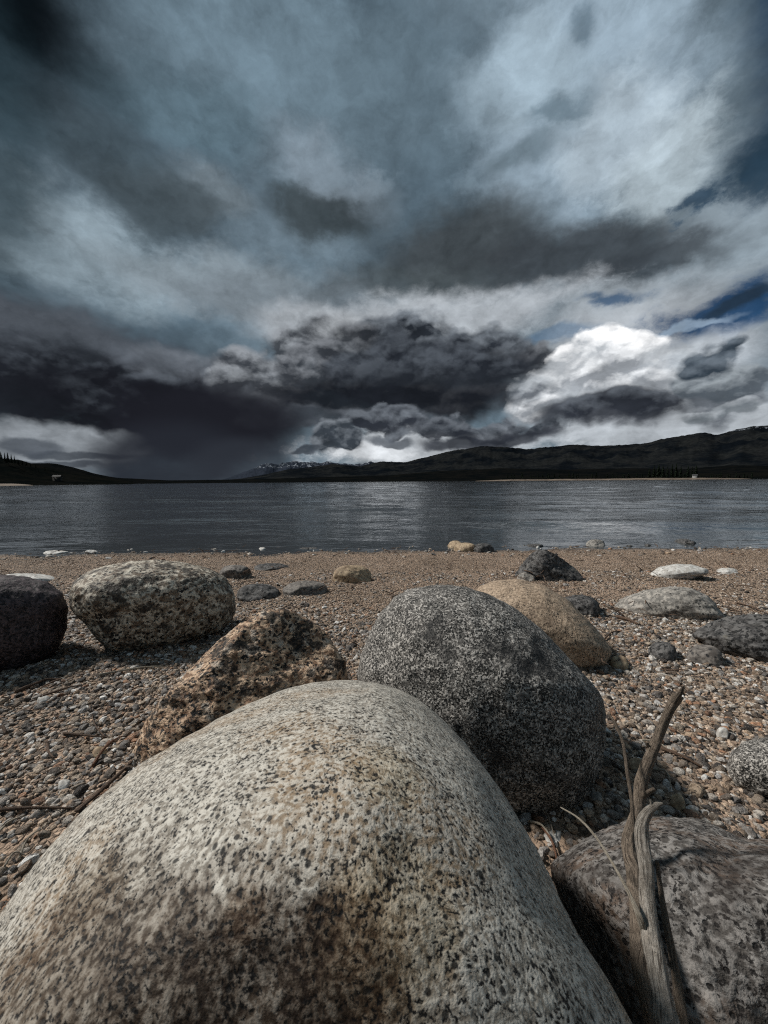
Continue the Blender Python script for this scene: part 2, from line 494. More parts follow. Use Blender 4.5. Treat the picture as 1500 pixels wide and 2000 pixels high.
def granite(name, light, mid, dark, stain=None, grain=260, aniso=(1, 1, 1), specks=0.45, speck_w=0.06,
            patch=None, patch_scale=9, patch_lvl=(0.5, 0.6), stain_scale=7, stain_lvl=(0.48, 0.62), stain_a=0.7,
            grainmix=(0.42, 0.58), bump=0.5, bdist=0.002, pits=0.0, rough=0.72, spots=(), dots=0.55):
    m, T = new_mat(name)
    tc = T.n('ShaderNodeTexCoord')
    o = tc.outputs['Object']
    wv = T.vmath('SUBTRACT', T.noise(o, 22, 3).outputs['Color'], (0.5, 0.5, 0.5))
    v = T.vmath('MULTIPLY', T.vmath('ADD', o, T.vmath('SCALE', wv, scale=0.012)), aniso)
    n1 = T.noise(v, grain * 0.55, 4, 0.6).outputs['Fac']
    n2 = T.noise(T.vmath('ADD', v, (3.1, 1.7, 9.2)), grain, 3, 0.62).outputs['Fac']
    nb = T.noise(o, grain * 0.12, 4, 0.6).outputs['Fac']
    big = T.noise(T.vmath('ADD', o, (7.7, 2.2, 4.1)), stain_scale, 5, 0.62).outputs['Fac']
    c = T.mix(T.ramp(n1, grainmix[0], grainmix[1]), V4(mid), V4(light))
    c = T.mix(T.ramp(nb, 0.35, 0.65, 0.25, 0.0), c, V4(mid))
    if stain:
        sm = T.math('MULTIPLY', T.ramp(big, stain_lvl[0], stain_lvl[1]), T.ramp(n1, 0.35, 0.6, 1.0, 0.35))
        c = T.mix(T.math('MULTIPLY', sm, stain_a), c, V4(stain))
    # dark mineral flecks: thresholded noise, denser in some areas than others
    thr = T.math('ADD', n2, T.math('MULTIPLY', T.math('SUBTRACT', nb, 0.5), 0.35))
    fl = T.ramp(thr, specks, specks - speck_w)
    c = T.mix(fl, c, V4(dark))
    # separate round crystals
    vo = T.n('ShaderNodeTexVoronoi', {'Vector': v, 'Scale': grain * dots, 'Randomness': 1.0}, feature='F1')
    cellr = T.n('ShaderNodeSeparateColor', {0: vo.outputs['Color']}).outputs[0]
    cr = T.math('MULTIPLY', T.ramp(vo.outputs['Distance'], 0.34, 0.20), T.ramp(cellr, 0.62, 0.66))
    c = T.mix(T.math('MULTIPLY', cr, 0.9), c, V4(dark))
    if patch:
        pn = T.noise(T.vmath('ADD', o, (1.3, 8.8, 2.9)), patch_scale, 7, 0.68).outputs['Fac']
        pm = T.ramp(pn, patch_lvl[0], patch_lvl[1])
        c = T.mix(T.math('MULTIPLY', pm, 0.85), c, V4(patch))
    for (cx, cy, cz), rr, sc_, sa in spots:      # ragged stains at set places, the dark ones also painting in shade
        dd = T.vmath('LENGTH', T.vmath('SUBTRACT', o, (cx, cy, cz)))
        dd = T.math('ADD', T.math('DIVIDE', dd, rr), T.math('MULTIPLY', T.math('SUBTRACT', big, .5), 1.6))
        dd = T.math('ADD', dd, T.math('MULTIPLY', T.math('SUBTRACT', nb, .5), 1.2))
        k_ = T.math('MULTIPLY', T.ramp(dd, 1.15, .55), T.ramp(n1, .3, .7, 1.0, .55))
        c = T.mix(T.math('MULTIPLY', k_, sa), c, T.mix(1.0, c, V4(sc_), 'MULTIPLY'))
    h = T.math('ADD', T.math('MULTIPLY', n2, 0.5), T.math('MULTIPLY', nb, 1.2))
    h = T.math('ADD', h, T.math('MULTIPLY', n1, 0.7))
    h = T.math('SUBTRACT', h, T.math('MULTIPLY', cr, 0.25))
    if pits:
        vp = T.n('ShaderNodeTexVoronoi', {'Vector': o, 'Scale': grain * 0.085}, feature='F1')
        pc = T.n('ShaderNodeSeparateColor', {0: vp.outputs['Color']}).outputs[1]
        pt = T.math('MULTIPLY', T.ramp(vp.outputs['Distance'], 0.11, 0.07), T.ramp(pc, 0.84, 0.85))
        c = T.mix(T.math('MULTIPLY', pt, pits), c, V4(dark))
        h = T.math('SUBTRACT', h, pt)
    finish(T, c, rough, h, bump, bdist)
    return m


MAT = {}
PALE = dict(light=(.52, .49, .43), mid=(.225, .20, .165), dark=(.010, .0095, .009), stain=(.28, .165, .07),
            grain=680, dots=.38, specks=0.45, speck_w=0.045, stain_scale=8, stain_lvl=(.50, .66), stain_a=.6, grainmix=(.40, .56),
            pits=.9, bump=.6)
MAT['pale'] = granite('pale_granite', **PALE)
MAT['dark'] = granite('salt_and_pepper_granite', (.47, .44, .40), (.13, .12, .108), (.009, .009, .008), grain=400,
                      specks=0.50, speck_w=0.05, patch=(.016, .016, .016), patch_scale=11, patch_lvl=(.50, .68),
                      grainmix=(.46, .58), bump=.8, bdist=.003)
MAT['tan'] = granite('tan_sandstone', (.44, .335, .24), (.24, .175, .12), (.04, .03, .022), grain=260, specks=.43,
                     bump=.9, bdist=.003, patch=(.12, .085, .06), patch_scale=14, patch_lvl=(.5, .7))
MAT['cream'] = granite('blotched_cream_rock', (.56, .51, .42), (.17, .135, .10), (.012, .010, .009), grain=120,
                       specks=.47, speck_w=.09, stain=(.10, .065, .04), stain_scale=20, stain_lvl=(.45, .6),
                       stain_a=.8, patch=(.020, .016, .013), patch_scale=16, patch_lvl=(.50, .60), bump=.9, bdist=.005)
MAT['brown'] = granite('orange_brown_gneiss', (.56, .40, .27), (.18, .105, .062), (.010, .009, .008), grain=125,
                       specks=.47, speck_w=.07, stain=(.50, .45, .38), stain_scale=34, stain_lvl=(.52, .62),
                       stain_a=.8, aniso=(1, 1, 1.7), patch=(.011, .010, .009), patch_scale=21,
                       patch_lvl=(.51, .57), bump=1.0, bdist=.007)
MAT['purple'] = granite('purplish_rock', (.085, .065, .068), (.035, .027, .029), (.008, .007, .008), grain=150,
                        specks=.48, bump=.9, bdist=.004)
MAT['pink'] = granite('coarse_pinkish_granite', (.22, .205, .19), (.062, .055, .049), (.012, .010, .009), grain=260,
                      specks=.46, speck_w=.08, patch=(.025, .019, .016), patch_scale=10, patch_lvl=(.50, .66),
                      stain=(.15, .10, .07), stain_scale=15, aniso=(1, 1, 1.15), bump=.8, bdist=.004)
MAT['black'] = granite('dark_shore_rock', (.12, .115, .11), (.045, .042, .040), (.008, .008, .008), grain=100,
                       specks=.46, patch=(.14, .13, .11), patch_scale=14, patch_lvl=(.58, .66), bump=.9, bdist=.005)
MAT['grey'] = granite('grey_fieldstone', (.36, .33, .29), (.16, .15, .135), (.03, .028, .025), grain=140,
                      specks=.40, patch=(.06, .052, .044), patch_scale=12, patch_lvl=(.54, .68), bump=.6, bdist=.003)
MAT['white'] = granite('bleached_stone', (.55, .54, .51), (.36, .34, .31), (.08, .07, .06), grain=120, specks=.34,
                       bump=.5, bdist=.003)
MAT['slate'] = granite('grey_brown_stone', (.19, .17, .15), (.08, .07, .062), (.02, .02, .022), grain=120, specks=.38)
MAT['ochre'] = granite('ochre_stone', (.40, .31, .20), (.24, .17, .11), (.03, .02, .015), grain=120, specks=.38)


def make_ground_mat():
    m, T = new_mat('beach_sand')
    tc = T.n('ShaderNodeTexCoord')
    o = tc.outputs['Object']
    n1 = T.noise(o, 2.2, 5).outputs['Fac']
    n2 = T.noise(o, 60, 5, 0.65).outputs['Fac']
    n3 = T.noise(o, 260, 3, 0.6).outputs['Fac']
    vo = T.n('ShaderNodeTexVoronoi', {'Vector': o, 'Scale': 170.0}, feature='F1')
    sp = T.n('ShaderNodeSeparateColor', {0: vo.outputs['Color']})
    c = T.mix(sp.outputs[0], (.17, .115, .082, 1), (.50, .365, .265, 1))
    c = T.mix(T.ramp(n2, .35, .65), c, (.36, .26, .19, 1))
    c = T.mix(T.ramp(n1, .42, .62, 0, .5), c, (.17, .12, .08, 1))
    c = T.mix(T.math('MULTIPLY', T.ramp(sp.outputs[1], .82, .86), .7), c, (.03, .022, .017, 1))
    # wet band by the water
    y = T.n('ShaderNodeSeparateXYZ', {0: o}).outputs[1]
    yy = T.math('ADD', y, T.math('MULTIPLY', n1, 0.25))
    wet = T.ramp(yy, SHORE_Y - 0.02, SHORE_Y + 0.12)
    c = T.mix(T.math('MULTIPLY', wet, .75), c, (.05, .037, .026, 1))
    h = T.math('ADD', T.math('MULTIPLY', n2, 1.0), T.math('MULTIPLY', vo.outputs['Distance'], -0.6))
    h = T.math('ADD', h, T.math('MULTIPLY', n3, .4))
    finish(T, c, T.ramp(wet, 0, 1, .9, .35), h, .9, .012)
    return m


def pebble_mat(name, ramp):
    m, T = new_mat(name)
    oi = T.n('ShaderNodeObjectInfo')
    tc = T.n('ShaderNodeTexCoord')
    cr = T.n('ShaderNodeValToRGB', {0: oi.outputs['Random']})
    el = cr.color_ramp.elements
    cr.color_ramp.interpolation = 'CONSTANT'
    while len(el) > 1: el.remove(el[0])
    el[0].position = 0
    el[0].color = V4(ramp[0][1])
    for p, c in ramp[1:]:
        e = el.new(p)
        e.color = V4(c)
    off = T.n('ShaderNodeCombineXYZ', {0: T.math('MULTIPLY', oi.outputs['Random'], 61.0),
                                       1: T.math('MULTIPLY', oi.outputs['Random'], 37.0), 2: 0.0}).outputs[0]
    v = T.vmath('ADD', tc.outputs['Object'], off)
    n = T.noise(v, 2.2, 5, 0.65).outputs['Fac']
    n2 = T.noise(v, 7.0, 3, 0.6).outputs['Fac']
    jit = T.math('FRACT', T.math('MULTIPLY', oi.outputs['Random'], 197.0))
    c = T.mix(1.0, cr.outputs[0], T.n('ShaderNodeCombineXYZ', {0: T.ramp(jit, 0, 1, .6, 1.3), 1: T.ramp(jit, 0, 1, .6, 1.3),
              2: T.ramp(jit, 0, 1, .62, 1.3)}).outputs[0], 'MULTIPLY')
    c = T.mix(T.ramp(n, .42, .62, 0, .55), c, (.07, .05, .035, 1))
    c = T.mix(T.ramp(n2, .60, .68, 0, .6), c, (.5, .46, .40, 1))
    finish(T, c, .62, n, .5, .15)
    return m


PEB = pebble_mat('gravel_stone', [(0, (.34, .275, .21)), (.13, (.22, .165, .12)), (.25, (.50, .45, .39)),
                                  (.40, (.36, .20, .12)), (.46, (.20, .185, .17)), (.60, (.58, .545, .50)),
                                  (.70, (.10, .082, .068)), (.80, (.40, .29, .20)), (.86, (.72, .70, .66)),
                                  (.925, (.035, .03, .028))])
GRIT = pebble_mat('coarse_sand_grain', [(0, (.47, .35, .25)), (.25, (.34, .245, .175)), (.45, (.55, .43, .33)),
                                        (.62, (.26, .185, .135)), (.72, (.09, .065, .048)), (.84, (.66, .56, .47)),
                                        (.91, (.03, .024, .02))])


def wood_mat(name, a, b, dark, su=11, sv=1.0, bump=1.0):
    m, T = new_mat(name)
    tc = T.n('ShaderNodeTexCoord')
    v = T.vmath('MULTIPLY', tc.outputs['UV'], (su, sv, 1))
    wv = T.vmath('SUBTRACT', T.noise(v, 1.0, 3).outputs['Color'], (.5, .5, .5))
    v = T.vmath('ADD', v, T.vmath('SCALE', wv, scale=.6))
    n = T.noise(v, 2.2, 6, .65).outputs['Fac']
    n2 = T.noise(T.vmath('MULTIPLY', tc.outputs['UV'], (2, 3, 1)), 2.5, 4, .6).outputs['Fac']
    n3 = T.noise(T.vmath('ADD', v, (9, 4, 0)), 5.0, 4, .7).outputs['Fac']
    c = T.mix(T.ramp(n2, .35, .65), V4(a), V4(b))
    c = T.mix(T.ramp(n, .50, .36), c, V4(dark))
    c = T.mix(T.ramp(n3, .44, .34, 0, .7), c, V4(dark))
    finish(T, c, .8, T.math('ADD', n, T.math('MULTIPLY', n3, .5)), bump, .002)
    return m


MAT['bark'] = wood_mat('weathered_bark', (.15, .115, .085), (.24, .19, .145), (.035, .025, .018))
MAT['driftwood'] = wood_mat('bleached_driftwood', (.42, .38, .33), (.28, .245, .205), (.06, .048, .038))
MAT['twig'] = wood_mat('dry_twig', (.10, .065, .045), (.17, .11, .075), (.03, .02, .015))
MAT['redtwig'] = wood_mat('reddish_twig', (.16, .075, .045), (.24, .13, .08), (.05, .025, .018))
MAT['straw'] = wood_mat('dry_straw', (.50, .45, .37), (.34, .29, .22), (.15, .12, .09))
MAT['ground'] = make_ground_mat()


# ------------------------------------------------------------------ ground, water
def axis(lo, hi, segs):
    return np.concatenate([np.linspace(a, b, n, endpoint=False) for a, b, n in segs] + [[segs[-1][1]]])


def grid_obj(name, xs, ys, zf, mat, **k):
    X, Y = np.meshgrid(xs, ys)
    Z = zf(X, Y)
    V = np.stack([X.ravel(), Y.ravel(), Z.ravel()], 1)
    nx, ny = len(xs), len(ys)
    i = np.arange(nx - 1)[None, :] + nx * np.arange(ny - 1)[:, None]
    i = i.ravel()
    Fc = np.stack([i, i + 1, i + nx + 1, i + nx], 1)
    return mesh_obj(name, V, Fc, mat, **k)


def geo(a, b, n):
    return np.geomspace(a, b, n)


half = np.concatenate([np.linspace(0, 5, 260), geo(5.05, 30000, 60)])
gx = np.concatenate([-half[::-1][:-1], half])
gy = np.concatenate([-geo(1.0, 30000, 30)[::-1], np.linspace(-.95, 4.2, 300), geo(4.3, 30000, 50)])
tag(grid_obj('ground', gx, gy, ground_z, MAT['ground']), kind='structure')


def water_mat():
    m, T = new_mat('lake_water')
    o = T.n('ShaderNodeTexCoord').outputs['Object']
    sy = T.n('ShaderNodeSeparateXYZ', {0: o}).outputs[1]
    wv = T.vmath('SUBTRACT', T.noise(o, .35, 3).outputs['Color'], (.5, .5, .5))
    ow = T.vmath('ADD', o, T.vmath('SCALE', wv, scale=.9))
    a = T.noise(T.vmath('MULTIPLY', ow, (2.6, 9.0, 1)), 1.0, 3, .5).outputs['Fac']
    b = T.noise(T.vmath('MULTIPLY', ow, (.9, 2.6, 1)), 1.0, 3, .5).outputs['Fac']
    c = T.noise(T.vmath('MULTIPLY', ow, (.25, .7, 1)), 1.0, 2, .5).outputs['Fac']
    e = T.noise(T.vmath('MULTIPLY', ow, (9, 26, 1)), 1.0, 2, .5).outputs['Fac']
    patch = T.ramp(T.noise(T.vmath('MULTIPLY', o, (.10, .22, 1)), 1.0, 3).outputs['Fac'], .35, .65, .55, 1.1)
    h = T.math('ADD', T.math('MULTIPLY', a, .17), T.math('MULTIPLY', b, .20))
    h = T.math('ADD', h, T.math('MULTIPLY', c, .50))
    h = T.math('ADD', h, T.math('MULTIPLY', e, .055))
    calm = T.ramp(sy, SHORE_Y, SHORE_Y + 3.0, .35, 1.0)
    h = T.math('MULTIPLY', T.math('MULTIPLY', h, patch), calm)
    finish(T, (.035, .040, .042, 1), .07, h, 1.0, .11, spec=1.0)
    return m


def build_water():
    """polar sheet: cell size grows with distance, so near ripples are real geometry"""
    rr = np.concatenate([np.geomspace(2.62, 400, 560), np.geomspace(410, 30000, 50)])
    aa = np.linspace(R(-72), R(72), 860)
    A, D = np.meshgrid(aa, rr)
    X, Y = np.sin(A) * D, np.cos(A) * D
    x, y, d = X.ravel(), Y.ravel(), D.ravel()
    shore = np.clip((y - SHORE_Y + .1) / 1.6, .12, 1)
    wob = .6 * perlin(np.stack([x * .2, y * .25, 0 * x], 1), 61)
    z = np.zeros_like(x)
    for lx, ly, amp, far, sd_ in ((.42, .15, .0035, 16, 3), (1.0, .34, .012, 40, 5), (2.4, .8, .026, 110, 7), (6.0, 2.2, .035, 300, 11)):
        m = d < far * 1.3
        P = np.stack([x[m] / lx + wob[m], y[m] / ly + .35 * x[m] / lx + wob[m], np.full(m.sum(), sd_ * 1.7)], 1)
        f = perlin(P, sd_)
        f = np.where(f > 0, f * 1.25, f * .8)
        z[m] += amp * f * np.clip((far * 1.3 - d[m]) / (far * .6), 0, 1)
    gust = np.clip(.95 + .9 * fbm(np.stack([x * .12, y * .3, 0 * x], 1), 2, 71), .35, 1.5)
    z = WATER_Z + z * shore * gust
    V = np.stack([x, y, z], 1)
    n, rows = len(aa), len(rr)
    i = (np.arange(n - 1)[None, :] + n * np.arange(rows - 1)[:, None]).ravel()
    tag(mesh_obj('water', V, np.stack([i, i + 1, i + n + 1, i + n], 1), water_mat()), kind='structure')


build_water()


# ------------------------------------------------------------------ far land
def hill_mat(name, base, base2, snow=None, dark=None, scale=.004):
    m, T = new_mat(name)
    o = T.n('ShaderNodeTexCoord').outputs['Object']
    n = T.noise(o, scale, 7, .65).outputs['Fac']
    n2 = T.noise(o, scale * 9, 6, .7).outputs['Fac']
    c = T.mix(T.ramp(n, .38, .62), V4(base), V4(base2))
    c = T.mix(T.ramp(n2, .40, .62, 0, .5), c, V4([v * .45 for v in base]))
    if snow:
        z = T.n('ShaderNodeSeparateXYZ', {0: o}).outputs[2]
        zz = T.math('ADD', z, T.math('MULTIPLY', T.math('SUBTRACT', n2, .5), snow[1]))
        f = T.math('MULTIPLY', T.ramp(zz, snow[0], snow[0] * 1.06), T.ramp(n2, .54, .60))
        c = T.mix(f, c, (.22, .24, .27, 1))
    finish(T, c, .95, n2, .6, 1.0 / scale * .02, spec=0.0)
    return m


def ridge(name, pts, dist, mat, seed, depth=.35, rough=.10, base=-4.0, n=420, rows=26, kind='structure'):
    """a range of hills: crest height follows its measured skyline, flanks run down to the lake"""
    pa, ph = [], []
    for px, py in pts:
        a, e = azel(px, py)
        pa.append(a)
        ph.append(math.tan(e) * dist + CAM[2])
    aa = np.linspace(pa[0], pa[-1], n)
    hh = np.interp(aa, pa, ph)
    k = np.ones(5) / 5
    hh = np.convolve(np.pad(hh, 2, 'edge'), k, 'valid')
    V = []
    ts = np.linspace(0, 1, rows)
    for t in ts:
        if t < .62:
            s = t / .62
            prof = s ** 1.25
        else:
            s = (1 - t) / .38
            prof = s ** .8
        dd = dist * (1 - depth * (.62 - t) / .62) if t < .62 else dist * (1 + depth * (t - .62) / .38)
        X, Y = np.sin(aa) * dd, np.cos(aa) * dd
        q = np.stack([X, Y, 0 * X], 1) / (dist * .045)
        nz = fbm(q, 5, seed, ridged=True)
        side = 4 * prof * (1 - prof)
        Z = base + (hh - base) * prof * (1 + rough * 1.7 * nz * side) + (hh * .025) * fbm(q * 5, 4, seed + 3) * prof
        V.append(np.stack([X, Y, Z], 1))
    V = np.concatenate(V)
    i = (np.arange(n - 1)[None, :] + n * np.arange(rows - 1)[:, None]).ravel()
    Fc = np.stack([i, i + 1, i + n + 1, i + n], 1)
    return tag(mesh_obj(name, V, Fc, mat), kind=kind)


M_far = hill_mat('hazed_far_range_rock', (.022, .028, .038), (.030, .036, .050), snow=(560, 300), scale=.0008)  # distance haze is put into the bluish grey rock colour
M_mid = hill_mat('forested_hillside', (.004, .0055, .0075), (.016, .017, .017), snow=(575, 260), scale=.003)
M_low = hill_mat('shore_woodland', (.003, .004, .0045), (.007, .007, .0065), scale=.01)
M_near = hill_mat('dark_wooded_hill', (.003, .004, .004), (.007, .007, .006), scale=.03)
M_bar, Tb = new_mat('pale_shore_sand')
finish(Tb, Tb.mix(Tb.ramp(Tb.noise(Tb.n('ShaderNodeTexCoord').outputs['Object'], .08, 5).outputs['Fac'], .4, .6),
                  (.08, .06, .045, 1), (.15, .115, .085, 1)), .95)
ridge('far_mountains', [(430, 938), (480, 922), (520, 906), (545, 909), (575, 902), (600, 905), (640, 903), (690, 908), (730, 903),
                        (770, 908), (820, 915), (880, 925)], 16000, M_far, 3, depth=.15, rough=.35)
ridge('mountains', [(380, 941), (470, 935), (520, 926), (560, 917), (600, 913), (650, 906), (700, 911), (745, 901),
                    (790, 903), (830, 893), (880, 881), (945, 871), (985, 873), (1030, 877), (1085, 872), (1120, 868),
                    (1170, 871), (1230, 868), (1262, 866), (1290, 858), (1335, 851), (1372, 845), (1400, 850),
                    (1440, 838), (1475, 833), (1500, 832), (1600, 822), (1750, 850), (1900, 872)], 6500, M_mid, 8,
      depth=.45, rough=.16, n=560, rows=34)
ridge('hills', [(-700, 928), (-300, 915), (-60, 914), (60, 904), (105, 904), (150, 914), (190, 926), (230, 933), (330, 938),
                (480, 936), (620, 932), (760, 928), (850, 920), (980, 914), (1100, 917), (1230, 914), (1330, 916),
                (1430, 908), (1520, 910), (1800, 915)], 2800, M_low, 14, depth=.3, rough=.1, n=520)
ridge('wooded_hill', [(-700, 900), (-300, 880), (-80, 880), (0, 893), (40, 898), (75, 908), (120, 920), (190, 930), (260, 940)],
      620, M_near, 21, depth=.35, rough=.1, base=-2.5)
ridge('wooded_shore', [(930, 936), (1010, 930), (1100, 929), (1200, 926), (1290, 924), (1400, 925), (1480, 921), (1560, 920), (1900, 915)],
      760, M_near, 27, depth=.12, rough=.1, base=-2.0)


def sandbar(name, px0, px1, dist, height, depth, seed):
    a0, _ = azel(px0, 940)
    a1, _ = azel(px1, 940)
    n, rows = 160, 8
    aa = np.linspace(a0, a1, n)
    V = []
    for j in range(rows):
        t = j / (rows - 1)
        dd = dist + depth * t
        e = np.clip(np.minimum(aa - a0, a1 - aa) / (a1 - a0) * 7, 0, 1)
        q = np.stack([np.sin(aa) * dd, np.cos(aa) * dd, 0 * aa], 1) * .02
        Z = WATER_Z - .25 + (height + .25) * math.sin(math.pi * min(1, t * 1.2 + .02)) ** .7 * (1 + .3 * fbm(q, 3, seed)) * e ** .5 if t * 1.2 < 1 else np.full(n, WATER_Z - .25)
        V.append(np.stack([np.sin(aa) * dd, np.cos(aa) * dd, Z], 1))
    V = np.concatenate(V)
    i = (np.arange(n - 1)[None, :] + n * np.arange(rows - 1)[:, None]).ravel()
    tag(mesh_obj(name, V, np.stack([i, i + 1, i + n + 1, i + n], 1), M_bar), kind='structure')


sandbar('beach', 925, 1470, 560, 1.9, 60, 3)
sandbar('beach', -300, 66, 290, 1.1, 40, 5)


# ------------------------------------------------------------------ conifers and cabins on the far shores
def leafmat():
    m, T = new_mat('conifer_needles')
    n = T.noise(T.n('ShaderNodeTexCoord').outputs['Object'], .8, 3).outputs['Fac']
    finish(T, T.mix(n, (.006, .009, .007, 1), (.018, .024, .016, 1)), .9, spec=0.0)
    m2, T2 = new_mat('conifer_trunk')
    finish(T2, (.03, .022, .016, 1), .9)
    return m, m2


M_needle, M_trunk = leafmat()


def conifer_meshes(seed, h=15.0, r=2.6):
    rg = np.random.default_rng(seed)
    V, Fc = [], []
    for k in range(230):
        t = rg.random() ** .8
        z = h * (.10 + .90 * t)
        rad = r * (1 - t) ** .85 * rg.uniform(.6, 1.1) + .15
        a = rg.uniform(0, 2 * math.pi)
        c, s = math.cos(a), math.sin(a)
        w = .28 * rad + .18
        b = len(V)
        V += [(0, 0, z + .35), (c * rad * .6 - s * w, s * rad * .6 + c * w, z - .1),
              (c * rad, s * rad, z - .45 * rad), (c * rad * .6 + s * w, s * rad * .6 - c * w, z - .1)]
        Fc.append((b, b + 1, b + 2, b + 3))
    b = len(V)
    V += [(-.12, 0, h * .85), (.12, 0, h * .85), (0, .1, h * 1.04), (0, -.1, h * .85)]
    Fc.append((b, b + 1, b + 2, b + 3))
    V2, F2 = [], []
    for z, q in ((-3, .3), (h * .95, .05)):
        for j in range(6):
            V2.append((q * math.cos(j * math.pi / 3), q * math.sin(j * math.pi / 3), z))
    F2 = [(j, (j + 1) % 6, 6 + (j + 1) % 6, 6 + j) for j in range(6)]
    return (V, Fc), (V2, F2)


tree_src = []
for k in range(4):
    a, b = conifer_meshes(50 + k, r=(2.2, 2.9, 3.4, 2.5)[k])
    tree_src.append((mesh_obj('crown', *a, M_needle, link=False, smooth=False),
                     mesh_obj('trunk', *b, M_trunk, link=False)))


def conifer(px, base_py, top_py, dist, label, group):
    a, e = azel(px, base_py)
    _, e2 = azel(px, top_py)
    z0 = math.tan(e) * dist + CAM[2]
    h = (math.tan(e2) - math.tan(e)) * dist
    r = bpy.data.objects.new('pine_tree', None)
    COL.objects.link(r)
    r.location = (math.sin(a) * dist, math.cos(a) * dist, z0)
    s = h / 15.0
    r.scale = (s, s, s)
    r.rotation_euler = (0, 0, random.uniform(0, 6.28))
    tag(r, label, 'tree', group)
    c, t = random.choice(tree_src)
    for q in (c, t):
        k = q.copy()
        COL.objects.link(k)
        k.parent = r


LG, RG = 'conifers on the wooded hill at the left edge', 'conifers along the far right shore'
LL = 'small black conifer standing on the dark hill at the left edge of the lake'
RL = 'small black conifer among others on the low far right shore'
conifer(3, 905, 882, 600, 'black conifer highest on the dark hill, cut by the left edge', LG)
for px, b, t in [(10, 903, 884), (16, 905, 884), (23, 906, 887), (29, 906, 890), (-9, 900, 880), (-20, 900, 882),
                 (36, 908, 896), (44, 909, 900), (52, 910, 901), (60, 913, 904), (70, 914, 907), (88, 920, 912),
                 (104, 924, 916), (6, 918, 903), (20, 922, 908), (40, 922, 910), (58, 926, 915), (76, 928, 918)]:
    conifer(px, b, t, random.uniform(520, 590), LL, LG)
for k in range(64):
    px = 985 + 505 * random.random()
    top = random.uniform(921, 926)
    conifer(px, 934, top, random.uniform(640, 700), RL, RG)
for px, t in [(1268, 914), (1277, 909), (1286, 906), (1294, 908), (1303, 911), (1312, 907), (1320, 905), (1329, 910),
              (1343, 909), (1351, 911), (1359, 908)]:
    conifer(px, 934, t, random.uniform(600, 640), 'taller black conifer in the clump on the far right shore', 'tall conifer clump on the far right shore')


def cabin(px, py, dist, w, label, wallc, roofc):
    a, e = azel(px, py)
    r = bpy.data.objects.new('lakeside_cabin', None)
    COL.objects.link(r)
    r.location = (math.sin(a) * dist, math.cos(a) * dist, math.tan(e) * dist + CAM[2])
    r.rotation_euler = (0, 0, -a + random.uniform(-.4, .4))
    tag(r, label, 'cabin')
    mw, T1 = new_mat('cabin_wall')
    finish(T1, V4(wallc), .8)
    mr, T2 = new_mat('cabin_roof')
    finish(T2, V4(roofc), .8)
    mg, T3 = new_mat('cabin_glass')
    finish(T3, (.02, .025, .03, 1), .1)
    h = w * .34
    x, y = w / 2, w * .35
    V = [(-x, -y, -6), (x, -y, -6), (x, y, -6), (-x, y, -6), (-x, -y, h), (x, -y, h), (x, y, h), (-x, y, h)]
    mesh_obj('wall', V, [(0, 1, 5, 4), (1, 2, 6, 5), (2, 3, 7, 6), (3, 0, 4, 7), (4, 5, 6, 7)], mw, r, smooth=False)
    x2, y2, hr = x * 1.1, y * 1.15, h * 1.7
    V = [(-x2, -y2, h * .98), (x2, -y2, h * .98), (x2, y2, h * .98), (-x2, y2, h * .98), (-x2, 0, hr), (x2, 0, hr)]
    mesh_obj('roof', V[:], [(0, 1, 5, 4), (2, 3, 4, 5), (0, 4, 3, 3), (1, 2, 5, 5)][:2], mr, r, smooth=False)
    for sx in (-x, x):
        mesh_obj('gable', [(sx, 0, hr * .97), (sx, -y, h), (sx, y, h)], [(0, 2, 1)], mw, r, smooth=False)
    for k in (-1, 0, 1):
        cx = k * w * .28
        V = [(cx - w * .07, -y - .03, h * .35), (cx + w * .07, -y - .03, h * .35), (cx + w * .07, -y - .03, h * .8), (cx - w * .07, -y - .03, h * .8)]
        mesh_obj('window', V, [(0, 1, 2, 3)], mg, r, smooth=False)


cabin(1357, 931, 590, 4.5, 'small white cabin beside the tall conifer clump on the far right shore', (.22, .22, .21), (.08, .08, .08))
cabin(112, 935, 480, 6, 'long low tan cabin at the foot of the left hill', (.012, .010, .008), (.008, .0075, .007))
cabin(16, 926, 540, 6, 'small grey cabin half hidden on the left hill under the conifers', (.08, .08, .08), (.05, .05, .05))


# ------------------------------------------------------------------ boulders and stones
def resample(poly, k=24):
    pts = []
    n = len(poly)
    for i in range(n):
        a, b = np.array(poly[i], float), np.array(poly[(i + 1) % n], float)
        for j in range(k):
            pts.append(a + (b - a) * j / k)
    return pts


def ell(x0, y0, x1, y1, bury=.55, sq=2.3, lean=0.0):
    """closed outline of a half-sunk stone from its visible box"""
    y2 = y1 + (y1 - y0) * bury
    cx, cy, a, b = (x0 + x1) / 2, (y0 + y2) / 2, (x1 - x0) / 2, (y2 - y0) / 2
    out = []
    for k in range(28):
        t = 2 * math.pi * k / 28
        c, s = math.cos(t), math.sin(t)
        out.append((cx + a * math.copysign(abs(c) ** (2 / sq), c) + lean * a * s, cy - b * math.copysign(abs(s) ** (2 / sq), s)))
    return out


